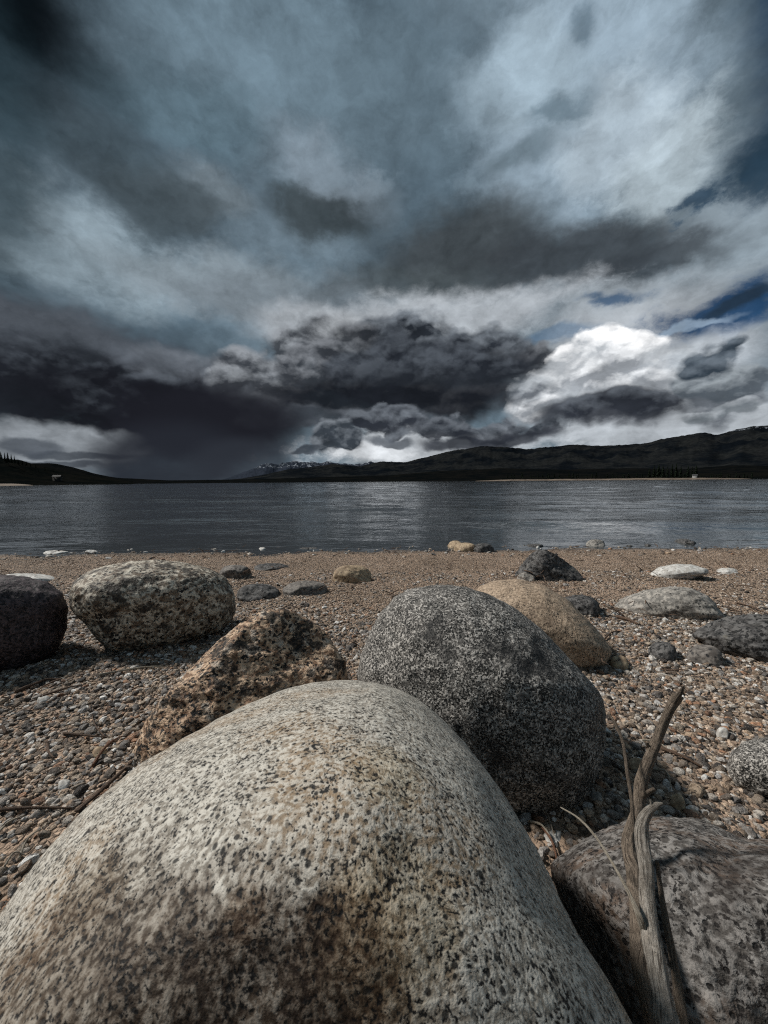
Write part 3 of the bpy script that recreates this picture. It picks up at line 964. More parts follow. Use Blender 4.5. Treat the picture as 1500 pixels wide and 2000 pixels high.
def rock(name, label, cat, poly, base, thick, mat, seed, level=5, boxy=2.3, noise=(.10, .03, .008), facets=0,
         facet_soft=.06, smooth=8, height=None, group=None, dist=None, ridged=0.0, fit=12, parent=None):
    """stone whose skyline follows `poly`, sitting on the ground at pixel `base`; thick = half depth in metres"""
    V, Fc = ico(level)
    V = V.copy()
    rg = np.random.default_rng(seed)
    dense = resample(poly)
    dirs = np.array([ray(*p) for p in dense])
    c0 = dirs.mean(0)
    c0 /= np.linalg.norm(c0)
    gp = ground_hit(*base)
    hd = math.hypot(gp[0], gp[1]) + thick * .8 if dist is None else dist
    C = CAM + c0 * hd / math.hypot(c0[0], c0[1])
    Rg = np.linalg.norm(C - CAM)
    # angular extents of the outline
    up = np.array([0, 0, 1.0])
    u = np.cross(c0, up); u /= np.linalg.norm(u)
    v = np.cross(u, c0)
    ax = np.arctan2(dirs @ u, dirs @ c0)
    ay = np.arctan2(dirs @ v, dirs @ c0)
    wid = Rg * (math.tan(ax.max()) - math.tan(ax.min())) / 2
    hei = height if height else max(.01, Rg * (math.tan(ay.max()) - math.tan(ay.min())) / 2 * .95)
    # unit body
    r = (np.abs(V) ** boxy).sum(1) ** (-1 / boxy)
    if facets:
        for k in range(facets):
            n = rg.normal(size=3); n /= np.linalg.norm(n)
            off = rg.uniform(.62, .92)
            dn = V @ n
            lim = np.where(dn > .05, off / np.maximum(dn, .05), 99)
            # smooth minimum
            r = -facet_soft * np.log(np.exp(-r / facet_soft) + np.exp(-np.minimum(lim, 5) / facet_soft))
    r = r * (1 + noise[0] * fbm(V * 1.3 + seed, 2, seed) + noise[1] * fbm(V * 4 + seed, 3, seed + 5))
    if ridged:
        r = r * (1 - ridged * np.abs(fbm(V * 3.1 + seed, 4, seed + 9)))
    B = V * r[:, None]
    fwd = np.array([c0[0], c0[1], 0]); fwd /= np.linalg.norm(fwd)
    W = C + B[:, :1] * wid * u + B[:, 1:2] * thick * fwd + B[:, 2:3] * hei * up
    # fit the skyline: swing vertices about the eye so that the outline lands on the target
    th_t = np.arctan2(dirs @ v, dirs @ u)
    al_t = np.arccos(np.clip(dirs @ c0, -1, 1))
    nb = 72
    edges = np.linspace(-math.pi, math.pi, nb + 1)
    cen = (edges[:-1] + edges[1:]) / 2

    def prof(th, al):
        idx = np.clip(((th + math.pi) / (2 * math.pi) * nb).astype(int), 0, nb - 1)
        o = np.zeros(nb)
        np.maximum.at(o, idx, al)
        bad = o == 0
        if bad.any():
            o[bad] = np.interp(cen[bad], cen[~bad], o[~bad], period=2 * math.pi)
        return o
    T_ = prof(th_t, al_t)
    for it in range(fit):
        D = W - CAM
        L = np.linalg.norm(D, axis=1)
        dn = D / L[:, None]
        al = np.arccos(np.clip(dn @ c0, -1, 1))
        th = np.arctan2(dn @ v, dn @ u)
        A = prof(th, al)
        f = T_ / A
        f = np.convolve(np.concatenate([f[-2:], f, f[:2]]), [.1, .2, .4, .2, .1], 'valid')
        fv = np.interp(th, cen, f, period=2 * math.pi)
        al2 = al * (1 + (fv - 1) * .8)
        lat = np.cos(th)[:, None] * u + np.sin(th)[:, None] * v
        W = CAM + L[:, None] * (np.cos(al2)[:, None] * c0 + np.sin(al2)[:, None] * lat)
    # fine surface relief
    nrm = W - C
    nrm /= np.linalg.norm(nrm, axis=1)[:, None]
    sz = min(wid, thick, 1.2 * hei)
    W = W + nrm * (noise[2] * sz * (fbm((W - C) / sz * 5 + seed, 4, seed + 21)))[:, None]
    o = mesh_obj(name, W - C, Fc, mat, loc=tuple(C), parent=parent)
    if label: tag(o, label, cat, group)
    return o


def surf(o, px, py):
    """object-space point of the stone seen at px, py"""
    C = np.array(o.location)
    P = np.array([v.co[:] for v in o.data.vertices]) + C - CAM
    L = np.linalg.norm(P, axis=1)
    cosv = (P / L[:, None]) @ ray(px, py)
    k = np.where(cosv > math.cos(.03))[0]
    j = k[np.argmin(L[k])]
    return tuple(P[j] + CAM - C)




# the big ones
pale = rock('boulder', 'large smooth pale speckled granite boulder with ochre stains filling the foreground', 'boulder',
     [(-60, 1870), (0, 1782), (60, 1700), (130, 1618), (200, 1552), (260, 1503), (330, 1458), (400, 1418), (450, 1392), (500, 1368),
      (550, 1348), (600, 1335), (650, 1329), (700, 1328), (745, 1336), (785, 1350), (825, 1374), (865, 1406), (905, 1448),
      (945, 1497), (985, 1552), (1020, 1608), (1050, 1665), (1085, 1735), (1125, 1815), (1165, 1885), (1200, 1945), (1235, 2003),
      (1330, 2200), (1350, 2500), (1000, 2900), (300, 2900), (-300, 2600), (-320, 2300), (-180, 2050)],
     (600, 1600), .26, MAT['pale'], 3, level=7, boxy=2.15, noise=(.05, .012, .010), height=.20, dist=.30)
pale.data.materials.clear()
pale.data.materials.append(granite('stained_shaded_pale_granite', spots=[
    (surf(pale, 30, 1930), .044, (.24, .175, .12), .97), (surf(pale, 250, 1990), .036, (.19, .13, .085), .97),  # brown stains, deepened to paint in the dimming of the lower front
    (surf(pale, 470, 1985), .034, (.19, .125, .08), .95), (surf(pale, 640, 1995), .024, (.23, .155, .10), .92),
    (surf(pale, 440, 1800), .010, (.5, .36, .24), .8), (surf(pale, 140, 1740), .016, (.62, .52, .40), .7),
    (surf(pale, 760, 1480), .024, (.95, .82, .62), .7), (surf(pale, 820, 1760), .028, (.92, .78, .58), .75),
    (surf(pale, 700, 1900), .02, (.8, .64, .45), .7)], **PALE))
rock('boulder', 'large dark grey salt and pepper granite boulder right behind the pale foreground boulder', 'boulder',
     [(697, 1320), (703, 1285), (720, 1240), (740, 1200), (765, 1170), (800, 1150), (850, 1142), (900, 1144), (950, 1158), (1000, 1184),
      (1050, 1222), (1090, 1262), (1125, 1300), (1155, 1330), (1175, 1360), (1185, 1400), (1183, 1450), (1172, 1500), (1150, 1550),
      (1118, 1582), (1060, 1600), (1000, 1600), (900, 1590), (800, 1540), (720, 1440)],
     (1060, 1590), .16, MAT['dark'], 12, level=7, boxy=2.3, noise=(.06, .02, .02))
rock('boulder', 'rounded tan sandy boulder peeking out behind the dark grey boulder', 'boulder',
     [(930, 1150), (960, 1135), (1010, 1130), (1060, 1142), (1110, 1172), (1150, 1212), (1180, 1245), (1196, 1275), (1185, 1300),
      (1160, 1315), (1080, 1340), (980, 1330), (920, 1250)],
     (1150, 1312), .16, MAT['tan'], 22, level=6, noise=(.05, .015, .012))
rock('rock', 'craggy orange and black gneiss rock left of the pale boulder top', 'rock',
     [(255, 1490), (268, 1440), (300, 1385), (345, 1335), (395, 1280), (440, 1240), (478, 1212), (520, 1192), (560, 1190),
      (600, 1206), (630, 1228), (655, 1262), (676, 1300), (681, 1330), (640, 1380), (560, 1440), (460, 1500), (360, 1540), (280, 1545)],
     (420, 1480), .15, MAT['brown'], 33, level=7, boxy=2.2, noise=(.06, .035, .05), facets=13, facet_soft=.012, ridged=.05)
rock('boulder', 'oval cream boulder blotched with black, standing on the left of the beach', 'boulder',
     [(133, 1170), (140, 1142), (160, 1122), (200, 1106), (250, 1096), (310, 1093), (370, 1100), (415, 1112), (445, 1132),
      (460, 1165), (459, 1200), (440, 1225), (400, 1245), (340, 1262), (270, 1273), (215, 1272), (190, 1250), (165, 1218), (140, 1195)],
     (290, 1272), .15, MAT['cream'], 41, level=7, boxy=2.6, noise=(.07, .03, .025))
rock('boulder', 'dark purplish rounded boulder cut off by the left edge', 'boulder',
     [(-160, 1200), (-140, 1150), (-70, 1128), (0, 1122), (50, 1126), (95, 1138), (122, 1158), (133, 1190), (130, 1230), (115, 1265),
      (90, 1295), (40, 1312), (-40, 1315), (-130, 1290)],
     (30, 1310), .13, MAT['purple'], 52, level=6, boxy=2.4, noise=(.06, .03, .03))
rock('rock', 'large coarse brownish grey granite rock in the bottom right corner under the driftwood', 'rock',
     [(1075, 1700), (1095, 1672), (1140, 1640), (1180, 1618), (1230, 1603), (1290, 1592), (1350, 1598), (1420, 1622), (1480, 1640), (1560, 1650),
      (1800, 1720), (1900, 1900), (1850, 2200), (1600, 2400), (1350, 2350), (1230, 2100), (1160, 1900), (1100, 1780)],
     (1300, 1600), .15, MAT['pink'], 61, level=7, boxy=2.2, noise=(.07, .03, .035), dist=.45, height=.12)
rock('stone', 'round grey stone half in view at the right edge of the gravel', 'stone',
     [(1418, 1500), (1425, 1472), (1450, 1450), (1490, 1440), (1560, 1445), (1620, 1480), (1620, 1540), (1560, 1572), (1480, 1560), (1435, 1535)],
     (1470, 1552), .06, MAT['dark'], 66, level=6, noise=(.05, .02, .02))
rock('rock', 'low dark mottled rock cut off by the right edge', 'rock',
     [(1350, 1240), (1375, 1220), (1420, 1204), (1470, 1199), (1560, 1205), (1650, 1240), (1640, 1300), (1560, 1320), (1480, 1300), (1400, 1275)],
     (1450, 1285), .11, MAT['black'], 71, level=6, noise=(.09, .05, .05), facets=5, facet_soft=.06)
rock('rock', 'pointed dark rock with pale streaks in the middle of the sand', 'rock',
     [(1003, 1125), (1015, 1106), (1035, 1083), (1050, 1074), (1064, 1073), (1085, 1082), (1110, 1100), (1130, 1115), (1141, 1132),
      (1120, 1150), (1060, 1150), (1015, 1142)],
     (1070, 1134), .10, MAT['black'], 83, level=6, boxy=2, noise=(.08, .06, .06), facets=10, facet_soft=.02, ridged=.1)
rock('stone', 'long low grey stone half buried in the gravel on the right', 'stone',
     [(1192, 1190), (1215, 1168), (1260, 1152), (1310, 1145), (1350, 1148), (1385, 1165), (1400, 1182), (1418, 1208),
      (1380, 1225), (1300, 1225), (1220, 1215)],
     (1300, 1204), .10, MAT['grey'], 91, level=6, noise=(.07, .04, .03))
rock('stone', 'flat white bleached stone lying on the sand at right', 'stone',
     [(1268, 1122), (1285, 1108), (1320, 1101), (1352, 1103), (1382, 1112), (1385, 1120), (1350, 1132), (1300, 1138), (1272, 1134)],
     (1320, 1130), .09, MAT['white'], 95, noise=(.08, .04, .03))
small = [
    ('small pale flat stone right of the bleached white stone', ell(1398, 1109, 1442, 1121), .05, 'white'),
    ('pale flat stone behind the purplish boulder at the left edge', ell(-10, 1120, 112, 1140), .10, 'white'),
    ('cream and white stone standing on the sand above the middle of the beach', ell(650, 1104, 726, 1138, sq=2.6), .07, 'ochre'),
    ('flat grey stone in the sand left of the cream stone', ell(551, 1134, 640, 1164, lean=.1), .10, 'slate'),
    ('dark brown low rock right of the blotched cream boulder', ell(462, 1140, 548, 1172), .09, 'black'),
    ('grey flat rock just behind the right end of the blotched boulder', ell(428, 1103, 492, 1130), .08, 'slate'),
    ('black flat rock sunk in the sand behind the brown low rock', ell(496, 1100, 566, 1113), .06, 'black'),
    ('dark rock in the hollow right of the tan boulder', ell(1088, 1162, 1172, 1200), .08, 'black'),
    ('black rock lying in the gravel, left of a pair', ell(1264, 1253, 1322, 1288), .045, 'black'),
    ('dark grey jagged rock lying in the gravel, right of a pair', ell(1338, 1259, 1412, 1298), .045, 'slate'),
    ('rounded ochre stone at the waterline, leftmost of three', ell(874, 1056, 905, 1072, sq=2), .10, 'ochre'),
    ('brown stone at the waterline in the middle of three', ell(886, 1060, 932, 1077, sq=2.2), .10, 'ochre'),
    ('dark brown stone at the waterline, rightmost of three', ell(922, 1061, 965, 1079, sq=2.2), .10, 'black'),
    ('pale grey stone at the waterline behind the pointed rock', ell(1144, 1054, 1182, 1069, sq=2.4), .10, 'grey'),
    ('black stone lying in the shallows at right', ell(1316, 1052, 1352, 1064), .10, 'black'),
    ('small black stone next to the black one in the shallows', ell(1340, 1056, 1360, 1065), .06, 'black'),
    ('flat black stone at the waterline above the pointed rock', ell(1026, 1062, 1062, 1069), .07, 'black'),
    ('tiny dark stone at the waterline left of the shallows pair', ell(1258, 1062, 1272, 1068), .04, 'black'),
    ('tiny dark stone at the waterline right of the pale grey stone', ell(1222, 1064, 1236, 1069), .04, 'black'),
    ('wide flat pale stone at the waterline on the far left', ell(84, 1075, 137, 1083), .12, 'white'),
    ('narrow flat pale stone at the waterline on the left', ell(165, 1074, 192, 1082), .09, 'white'),
    ('thin dark stone at the waterline near the picture centre', ell(584, 1069, 624, 1074), .06, 'black'),
    ('small white stone at the waterline left of centre', ell(505, 1069, 520, 1076), .04, 'white'),
    ('small grey stone resting on the sand behind the tan boulder', ell(1010, 1118, 1050, 1134), .05, 'grey'),
    ('pinkish pebble lying against the right foot of the tan boulder', ell(1190, 1280, 1228, 1308), .03, 'ochre'),
    ('white rounded pebble in the right gravel above the round grey stone', ell(1398, 1420, 1424, 1444), .014, 'white'),
    ('grey pebble by the foot of the dark boulder', ell(1148, 1542, 1178, 1566), .016, 'grey'),
    ('orange pebble beside the upright stick', ell(1222, 1480, 1262, 1506), .016, 'ochre'),
    ('white pebble in the left gravel near the craggy rock', ell(112, 1522, 142, 1542), .014, 'white'),
    ('pale grey pebble in the left gravel below the purplish boulder', ell(72, 1358, 100, 1376), .016, 'white'),
    ('rust coloured pebble on the left gravel beside the reddish twig', ell(180, 1458, 212, 1478), .014, 'ochre'),
    ('pale pebble in the dark gap beside the pale foreground boulder', ell(1058, 1620, 1096, 1648), .016, 'white'),
    ('orange brown pebble on the gravel right of the driftwood tip', ell(1306, 1550, 1338, 1584), .015, 'ochre'),
    ('flat salmon pebble on the gravel above the corner rock', ell(1330, 1530, 1378, 1556), .016, 'tan'),
]
for k, (lab, poly, th, mt) in enumerate(small):
    xs = [p[0] for p in poly]
    ys = [p[1] for p in poly]
    vis = min(ys) + (max(ys) - min(ys)) / 1.55
    rock('pebble' if 'pebble' in lab else ('rock' if ' rock ' in lab[:24] else 'stone'), lab,
         'pebble' if 'pebble' in lab else ('rock' if ' rock ' in lab[:24] else 'stone'),
         poly, (sum(xs) / len(xs), vis), th, MAT[mt], 200 + k * 3, level=4 if 'pebble' in lab or 'water' in lab else 5,
         noise=(.12, .06, .05), facets=5, facet_soft=.05, fit=6)


# ------------------------------------------------------------------ gravel (nobody could count it)
def scatter(name, n, region, smin, smax, mat, variants, label, lift=.25, flat=(.45, .8), power=2.0, keep=None):
    rg = np.random.default_rng(len(name) * 7 + n)
    src = bpy.data.collections.new(name + '_shapes')
    for i, o in enumerate(variants):
        src.objects.link(o)
    x, y = region(rg, n)
    z = ground_z(x, y)
    if keep is not None:
        k = keep(x, y, z, rg)
        x, y, z = x[k], y[k], z[k]
    n = len(x)
    s = smin + (smax - smin) * rg.random(n) ** power
    sc = np.stack([s * rg.uniform(.8, 1.35, n), s * rg.uniform(.7, 1.1, n), s * rg.uniform(flat[0], flat[1], n)], 1)
    rot = np.stack([rg.normal(0, .35, n), rg.normal(0, .35, n), rg.uniform(0, 6.28, n)], 1)
    sc *= np.clip(1.25 - .2 * y, .7, 1.1)[:, None] if 'sand' in name else 1.0
    z = z + sc[:, 2] * lift * rg.uniform(-.3, 1.3, n)
    me = bpy.data.meshes.new(name)
    me.vertices.add(n)
    me.vertices.foreach_set('co', np.stack([x, y, z], 1).astype(np.float32).ravel())
    for an, arr in (('rot', rot), ('siz', sc)):
        at = me.attributes.new(an, 'FLOAT_VECTOR', 'POINT')
        at.data.foreach_set('vector', arr.astype(np.float32).ravel())
    at = me.attributes.new('pick', 'INT', 'POINT')
    at.data.foreach_set('value', rg.integers(0, len(variants), n).astype(np.int32))
    o = bpy.data.objects.new(name, me)
    COL.objects.link(o)
    ng = bpy.data.node_groups.new(name + '_spread', 'GeometryNodeTree')
    ng.interface.new_socket('Geometry', in_out='INPUT', socket_type='NodeSocketGeometry')
    ng.interface.new_socket('Geometry', in_out='OUTPUT', socket_type='NodeSocketGeometry')
    N, L = ng.nodes, ng.links
    gi, go = N.new('NodeGroupInput'), N.new('NodeGroupOutput')
    ci = N.new('GeometryNodeCollectionInfo')
    ci.inputs['Collection'].default_value = src
    ci.inputs['Separate Children'].default_value = True
    ci.inputs['Reset Children'].default_value = True
    ip = N.new('GeometryNodeInstanceOnPoints')
    ip.inputs['Pick Instance'].default_value = True

    def attr(nm, dt):
        a = N.new('GeometryNodeInputNamedAttribute')
        a.data_type = dt
        a.inputs['Name'].default_value = nm
        return a.outputs['Attribute']
    L.new(gi.outputs[0], ip.inputs['Points'])
    L.new(ci.outputs[0], ip.inputs['Instance'])
    L.new(attr('pick', 'INT'), ip.inputs['Instance Index'])
    er = N.new('FunctionNodeEulerToRotation')
    L.new(attr('rot', 'FLOAT_VECTOR'), er.inputs[0])
    L.new(er.outputs[0], ip.inputs['Rotation'])
    L.new(attr('siz', 'FLOAT_VECTOR'), ip.inputs['Scale'])
    L.new(ip.outputs[0], go.inputs[0])
    md = o.modifiers.new('spread', 'NODES')
    md.node_group = ng
    tag(o, label, 'gravel', kind='stuff')
    return o


def pebble_shape(seed, mat, level=3):
    V, Fc = ico(level)
    rg = np.random.default_rng(seed)
    r = (np.abs(V) ** 2.3).sum(1) ** (-1 / 2.3)
    for k in range(9):
        n = rg.normal(size=3); n /= np.linalg.norm(n)
        off = rg.uniform(.55, .9)
        dn = V @ n
        lim = np.where(dn > .05, off / np.maximum(dn, .05), 9)
        s = .03
        r = -s * np.log(np.exp(-r / s) + np.exp(-np.minimum(lim, 3) / s))
    r = r * (1 + .14 * fbm(V * 1.5 + seed, 3, seed))
    o = mesh_obj('gravel_shape', V * r[:, None] * .62, Fc, mat, link=False)
    return o


def wedge(y0, y1, pw=1.0, side=1.25, extra=.35):
    def f(rg, n):
        # uniform in area over the trapezoid
        ys = np.linspace(y0, y1, 400)
        wgt = (side * np.maximum(ys, 0) + extra) * pw ** (-ys)
        c = np.cumsum(wgt); c /= c[-1]
        y = np.interp(rg.random(n), c, ys) + rg.uniform(-.01, .01, n)
        x = rg.uniform(-1, 1, n) * (side * np.maximum(y, 0) + extra)
        return x, y
    return f


pv = [pebble_shape(400 + i, PEB) for i in range(14)]
gv = [pebble_shape(500 + i, GRIT, 2) for i in range(8)]


def keep_near(x, y, z, rg):
    # gravel thins out into sand away from the camera
    m = fbm(np.stack([x * 1.6, y * 1.6, 0 * x], 1), 3, 77)
    return rg.random(len(x)) < np.clip((1.75 - y + m * .5) / .5, 0.05 + .35 * np.clip(m + .1, 0, 1), 1)


scatter('gravel', 90000, wedge(-.25, 2.2, 1.0), .0055, .016, PEB, pv, 'loose mixed brown, orange and grey gravel between the boulders',
        power=2.6, keep=keep_near)
scatter('shore_gravel', 1100, wedge(2.72, 3.3, 1.0), .008, .032, PEB, pv, 'scattered small stones lying along the waterline',
        power=3.5, lift=.1)
scatter('coarse_sand', 260000, wedge(.5, SHORE_Y - .03, 1.0), .0035, .0085, GRIT, gv, 'coarse tan sand running down to the water', power=2.0)


# ------------------------------------------------------------------ driftwood, twigs, straws
def tube(name, pts, radii, mat, parent=None, seed=1, sides=18, rough=.16, flat=1.0, sub=10, loc=None):
    P = np.array(pts, float)
    Rr = np.array(radii, float)
    n = len(P)
    # catmull-rom through the points
    Q, q = [], []
    for i in range(n - 1):
        p0, p1, p2, p3 = P[max(i - 1, 0)], P[i], P[i + 1], P[min(i + 2, n - 1)]
        for j in range(sub):
            t = j / sub
            Q.append(.5 * ((2 * p1) + (-p0 + p2) * t + (2 * p0 - 5 * p1 + 4 * p2 - p3) * t * t + (-p0 + 3 * p1 - 3 * p2 + p3) * t ** 3))
            q.append(Rr[i] * (1 - t) + Rr[i + 1] * t)
    Q.append(P[-1]); q.append(Rr[-1])
    Q, q = np.array(Q), np.array(q)
    T = np.gradient(Q, axis=0)
    T /= np.linalg.norm(T, axis=1)[:, None]
    ref = np.array([0.3, 1.0, 0.2])
    V = []
    m = len(Q)
    leng = np.concatenate([[0], np.cumsum(np.linalg.norm(np.diff(Q, axis=0), axis=1))])
    for i in range(m):
        a = np.cross(T[i], ref); a /= np.linalg.norm(a)
        b = np.cross(T[i], a)
        for k in range(sides):
            t = 2 * math.pi * k / sides
            V.append(Q[i] + q[i] * (math.cos(t) * a + math.sin(t) * b * flat))
    V = np.array(V)
    cen = np.repeat(Q, sides, 0)
    dd = V - cen
    ang = np.tile(np.arange(sides) * 2 * math.pi / sides, m)
    NP = np.stack([np.cos(ang) * 2.4, np.sin(ang) * 2.4, np.repeat(leng, sides) * 30], 1) + seed * 3.3
    groove = np.stack([np.cos(ang) * 3.2, np.sin(ang) * 3.2, np.repeat(leng, sides) * 7], 1) + seed
    V = cen + dd * (1 + rough * fbm(NP, 4, seed) - rough * .9 * np.abs(fbm(groove, 3, seed + 4)))[:, None]
    Fc = [(i * sides + k, i * sides + (k + 1) % sides, (i + 1) * sides + (k + 1) % sides, (i + 1) * sides + k)
          for i in range(m - 1) for k in range(sides)]
    b0 = len(V)
    V = np.concatenate([V, [Q[0] - T[0] * q[0] * .25], [Q[-1] + T[-1] * q[-1] * .25]])
    base = Q[0] if loc is None else np.array(loc)
    o = mesh_obj(name, V - base, Fc, mat, loc=tuple(base) if parent is None else (0, 0, 0), parent=parent)
    # caps
    bm = bmesh.new()
    bm.from_mesh(o.data)
    bm.verts.ensure_lookup_table()
    for k in range(sides):
        bm.faces.new((bm.verts[(k + 1) % sides], bm.verts[k], bm.verts[b0]))
        e = (m - 1) * sides
        bm.faces.new((bm.verts[e + k], bm.verts[e + (k + 1) % sides], bm.verts[b0 + 1]))
    uv = bm.loops.layers.uv.new('UVMap')
    per = 2 * math.pi * max(q)
    for f in bm.faces:
        f.smooth = True
        for l in f.loops:
            vi = l.vert.index
            if vi >= b0:
                l[uv].uv = (0.5, 0)
            else:
                k = vi % sides
                l[uv].uv = (abs(k / sides - .5) * 2, leng[vi // sides] * 30)
    bm.to_mesh(o.data)
    bm.free()
    return o


def at(px, py, dist):
    """point at horizontal distance dist (m) in the direction seen at px, py"""
    d = ray(px, py)
    return CAM + d * dist / math.hypot(d[0], d[1])


def px_r(px, py, dist, wpx):
    d = ray(px, py)
    p = CAM + d * dist / math.hypot(d[0], d[1])
    depth = float((p - CAM) @ (CM @ np.array([0, 0, -1.0])))
    return wpx / 2 / F * depth


def limb(spec):
    return [at(a, b, c) for a, b, c, w in spec], [px_r(a, b, c, w) for a, b, c, w in spec]


base = at(1310, 2040, .30)
dw = bpy.data.objects.new('driftwood_branch', None)
COL.objects.link(dw)
dw.location = tuple(base)
tag(dw, 'forked weathered driftwood branch standing up against the corner rock', 'driftwood')
for nm, mt, sd_, rg_, spec in [
    ('stem', 'bark', 3, .22, [(1300, 2060, .275, 66), (1275, 1960, .285, 60), (1258, 1870, .30, 54), (1240, 1770, .325, 46), (1236, 1700, .345, 40),
                              (1232, 1640, .365, 38), (1243, 1580, .385, 34), (1262, 1520, .40, 30), (1283, 1450, .415, 27),
                              (1303, 1395, .425, 25), (1322, 1358, .43, 24)]),
    ('side_branch', 'driftwood', 8, .22, [(1330, 2080, .245, 60), (1310, 2000, .25, 58), (1292, 1920, .26, 54), (1278, 1840, .275, 50), (1268, 1760, .29, 44),
                                         (1260, 1690, .30, 38), (1258, 1630, .31, 32), (1266, 1590, .317, 27), (1282, 1574, .32, 16), (1296, 1570, .322, 5)]),
    ('twig', 'straw', 12, .12, [(1290, 1905, .282, 22), (1268, 1845, .279, 20), (1252, 1795, .276, 16), (1230, 1745, .285, 13), (1200, 1690, .30, 11), (1165, 1635, .32, 9),
                                   (1130, 1598, .335, 7), (1095, 1577, .35, 4)]),
    ('twig', 'bark', 15, .15, [(1236, 1625, .362, 13), (1234, 1570, .37, 10), (1226, 1510, .385, 9), (1216, 1450, .40, 8), (1200, 1410, .41, 7), (1188, 1394, .415, 4)]),
    ('splinter', 'bark', 23, .2, [(1318, 1372, .425, 15), (1330, 1352, .424, 10), (1334, 1340, .423, 3)]),
    ('splinter', 'driftwood', 27, .2, [(1264, 1600, .316, 14), (1272, 1580, .318, 9), (1270, 1562, .319, 3)]),
    ('stub', 'bark', 29, .25, [(1250, 1560, .392, 16), (1268, 1546, .389, 12), (1276, 1540, .388, 9)]),
    ('stub', 'bark', 31, .25, [(1278, 1470, .413, 13), (1266, 1456, .411, 10), (1262, 1450, .41, 7)]),
    ('bark_strip', 'bark', 19, .2, [(1345, 2060, .265, 26), (1330, 1960, .275, 24), (1316, 1880, .285, 20), (1302, 1800, .295, 16), (1290, 1730, .305, 12), (1283, 1680, .31, 8)]),
]:
    p, r = limb(spec)
    rj = random.Random(sd_)
    r = [q * .74 * rj.uniform(.86, 1.16) for q in r]
    p = [a + np.array([rj.uniform(-1, 1), rj.uniform(-1, 1), 0]) * q * .35 for a, q in zip(p, r)]
    tube(nm, p, r, MAT[mt], parent=dw, seed=sd_, rough=rg_ * 1.6, flat=.75, loc=base, sides=22, sub=14)


def lying(name, label, pxs, w, mat, lift=.004, cat='twig', group=None, taper=.4, seed=1, arch=0.0):
    pts = []
    for i, (a, b) in enumerate(pxs):
        g = ground_hit(a, b)
        t = i / (len(pxs) - 1)
        g[2] += lift + arch * math.sin(math.pi * t)
        pts.append(g)
    hd = math.hypot(pts[0][0], pts[0][1])
    d0 = np.linalg.norm(pts[0] - CAM)
    r0 = w / 2 / F * d0 * .9
    rad = [r0 * (1 - (1 - taper) * i / (len(pxs) - 1)) for i in range(len(pxs))]
    o = tube(name, pts, rad, MAT[mat], seed=seed, sides=8, rough=.25, flat=.7, sub=6)
    tag(o, label, cat, group)


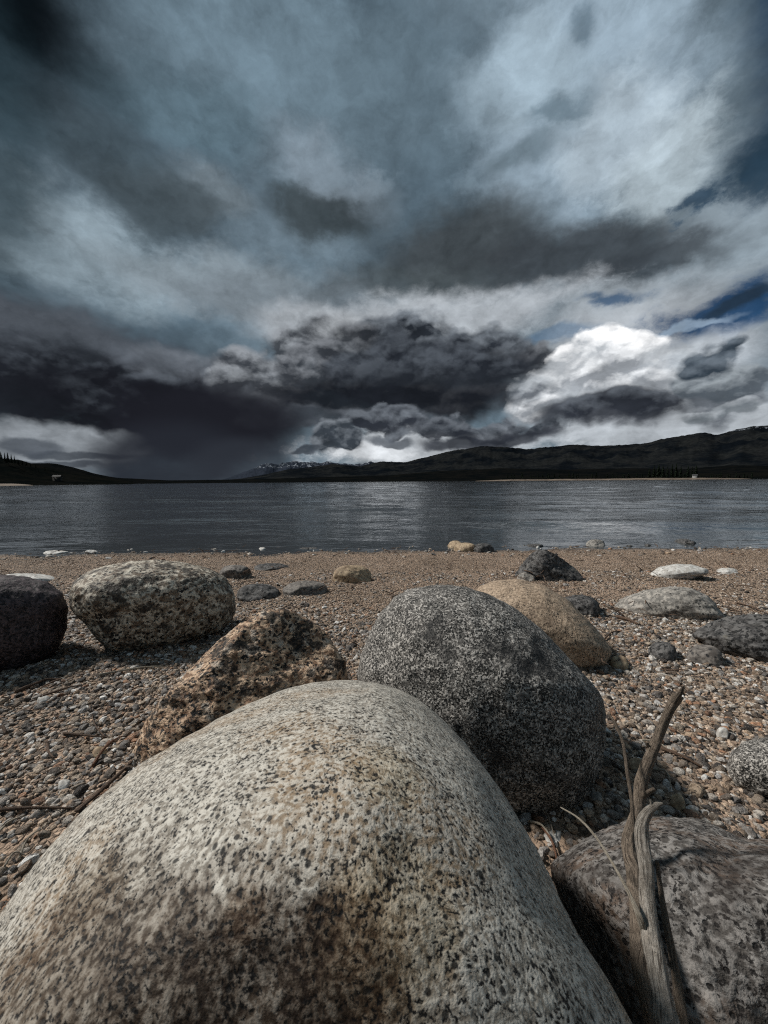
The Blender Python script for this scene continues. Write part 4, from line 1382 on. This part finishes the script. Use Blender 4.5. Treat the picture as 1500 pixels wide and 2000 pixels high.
L_ = [
    ('twig', 'dark forked-looking twig on the gravel below the purplish boulder', [(30, 1357), (60, 1346), (90, 1334), (118, 1331)], 8, 'twig'),
    ('twig', 'thin pale twig crossing the gravel below the blotched boulder', [(195, 1322), (240, 1316), (285, 1309), (320, 1306)], 5, 'straw'),
    ('twig', 'brown twig near the left foot of the craggy rock, upper one', [(125, 1438), (160, 1444), (190, 1447), (215, 1446)], 5, 'twig'),
    ('twig', 'reddish twig pointing down the left gravel beside the craggy rock', [(182, 1502), (200, 1476), (220, 1456), (238, 1444)], 6, 'redtwig'),
    ('twig', 'short curved twig bent like a hook on the left gravel', [(92, 1455), (95, 1475), (104, 1488), (112, 1486)], 6, 'twig'),
    ('twig', 'thin curved brown twig curling up from the left gravel', [(205, 1445), (190, 1430), (183, 1415), (180, 1400)], 4, 'twig'),
    ('twig', 'long dark twig lying along the left flank of the pale boulder', [(150, 1592), (200, 1552), (240, 1515), (262, 1490)], 9, 'twig'),
    ('twig', 'dark root-like twig on the left gravel above the straws', [(0, 1590), (45, 1589), (90, 1588), (140, 1586)], 7, 'twig'),
    ('straw', 'white dry straw on the gravel at the left edge', [(-8, 1640), (18, 1622), (48, 1600)], 5, 'straw'),
    ('straw', 'white dry straw left of the pale boulder, the lower one', [(38, 1686), (56, 1654), (86, 1624)], 4, 'straw'),
    ('straw', 'curled grey straw on the dark gravel near the lower left edge', [(10, 1700), (30, 1682), (52, 1680)], 4, 'straw'),
    ('straw', 'dry straw on the gravel under the upright stick', [(1190, 1488), (1215, 1512), (1232, 1540)], 4, 'straw'),
    ('straw', 'pale straw between the stick and the orange gravel', [(1255, 1452), (1285, 1462), (1310, 1478)], 4, 'straw'),
    ('straw', 'curved pale straw arching right of the upright stick', [(1280, 1510), (1300, 1520), (1308, 1540), (1308, 1556)], 4, 'straw'),
    ('straw', 'dry grass blade in the dark gap by the pale boulder, left one', [(1032, 1612), (1060, 1630), (1086, 1664)], 6, 'straw'),
    ('straw', 'dry grass blade in the dark gap by the pale boulder, right one', [(1045, 1588), (1066, 1602), (1082, 1640)], 5, 'straw'),
    ('twig', 'reddish dead leaf stalk in the dark gap by the pale boulder', [(1040, 1600), (1075, 1650), (1088, 1690)], 9, 'redtwig'),
    ('twig', 'dark twig pair lying across the gravel right of the stick', [(1292, 1468), (1330, 1486), (1370, 1504)], 8, 'twig'),
    ('twig', 'thin dark twig on the gravel behind the tan boulder foot', [(1180, 1252), (1195, 1240), (1212, 1236)], 4, 'twig'),
    ('twig', 'short black stick on the gravel left of the long grey stone', [(1205, 1208), (1225, 1214), (1246, 1222)], 9, 'twig'),
    ('twig', 'thin twig sticking up behind the blotched cream boulder', [(356, 1096), (348, 1088), (342, 1080)], 3, 'twig'),
    ('twig', 'thin dark twig on the sand near the right edge', [(1440, 1180), (1470, 1190), (1504, 1204)], 4, 'twig'),
    ('twig', 'dark twig on the sand behind the small pale stone at right', [(1408, 1098), (1418, 1106), (1430, 1112)], 3, 'twig'),
]
for k, (nm, lab, pp, w, mt) in enumerate(L_):
    lying(nm, lab, pp, w, mt, cat=nm, seed=30 + k, lift=.006, arch=.006 if nm == 'straw' else .003)

# scattered plant litter, far too much to count
def litter_shape(seed):
    rg = np.random.default_rng(seed)
    p = [np.array([-1, 0, 0.]), np.array([-.3, rg.uniform(-.25, .25), .12]), np.array([.4, rg.uniform(-.25, .25), .1]), np.array([1, rg.uniform(-.3, .3), 0.])]
    o = tube('litter_shape', p, [.09, .10, .07, .03], MAT['twig'], seed=seed, sides=5, rough=.2, sub=2)
    COL.objects.unlink(o)
    o.location = (0, 0, 0)
    return o


lv = [litter_shape(600 + i) for i in range(5)]
def clumps(x, y, z, rg):
    m = fbm(np.stack([x * 2.2, y * 4.0, 0 * x], 1), 3, 99)
    return rg.random(len(x)) < np.clip(.12 + 2.2 * m, .05, 1)


ob = scatter('plant_litter', 15000, wedge(.35, SHORE_Y - .05, 1.0), .006, .030, None, lv, 'dark bits of dead twig and plant litter strewn over the sand',
             lift=2.0, flat=(.6, 1.0), power=3.0, keep=clumps)
ob['category'] = 'plant litter'

S.cycles.use_denoising = False
S.cycles.pixel_filter_type = 'BLACKMAN_HARRIS'
S.cycles.filter_width = 1.15
S.cycles.use_adaptive_sampling = True
S.cycles.adaptive_threshold = 0.02
S.cycles.adaptive_min_samples = 16
S.cycles.max_bounces = 6
S.cycles.diffuse_bounces = 2
S.cycles.glossy_bounces = 3
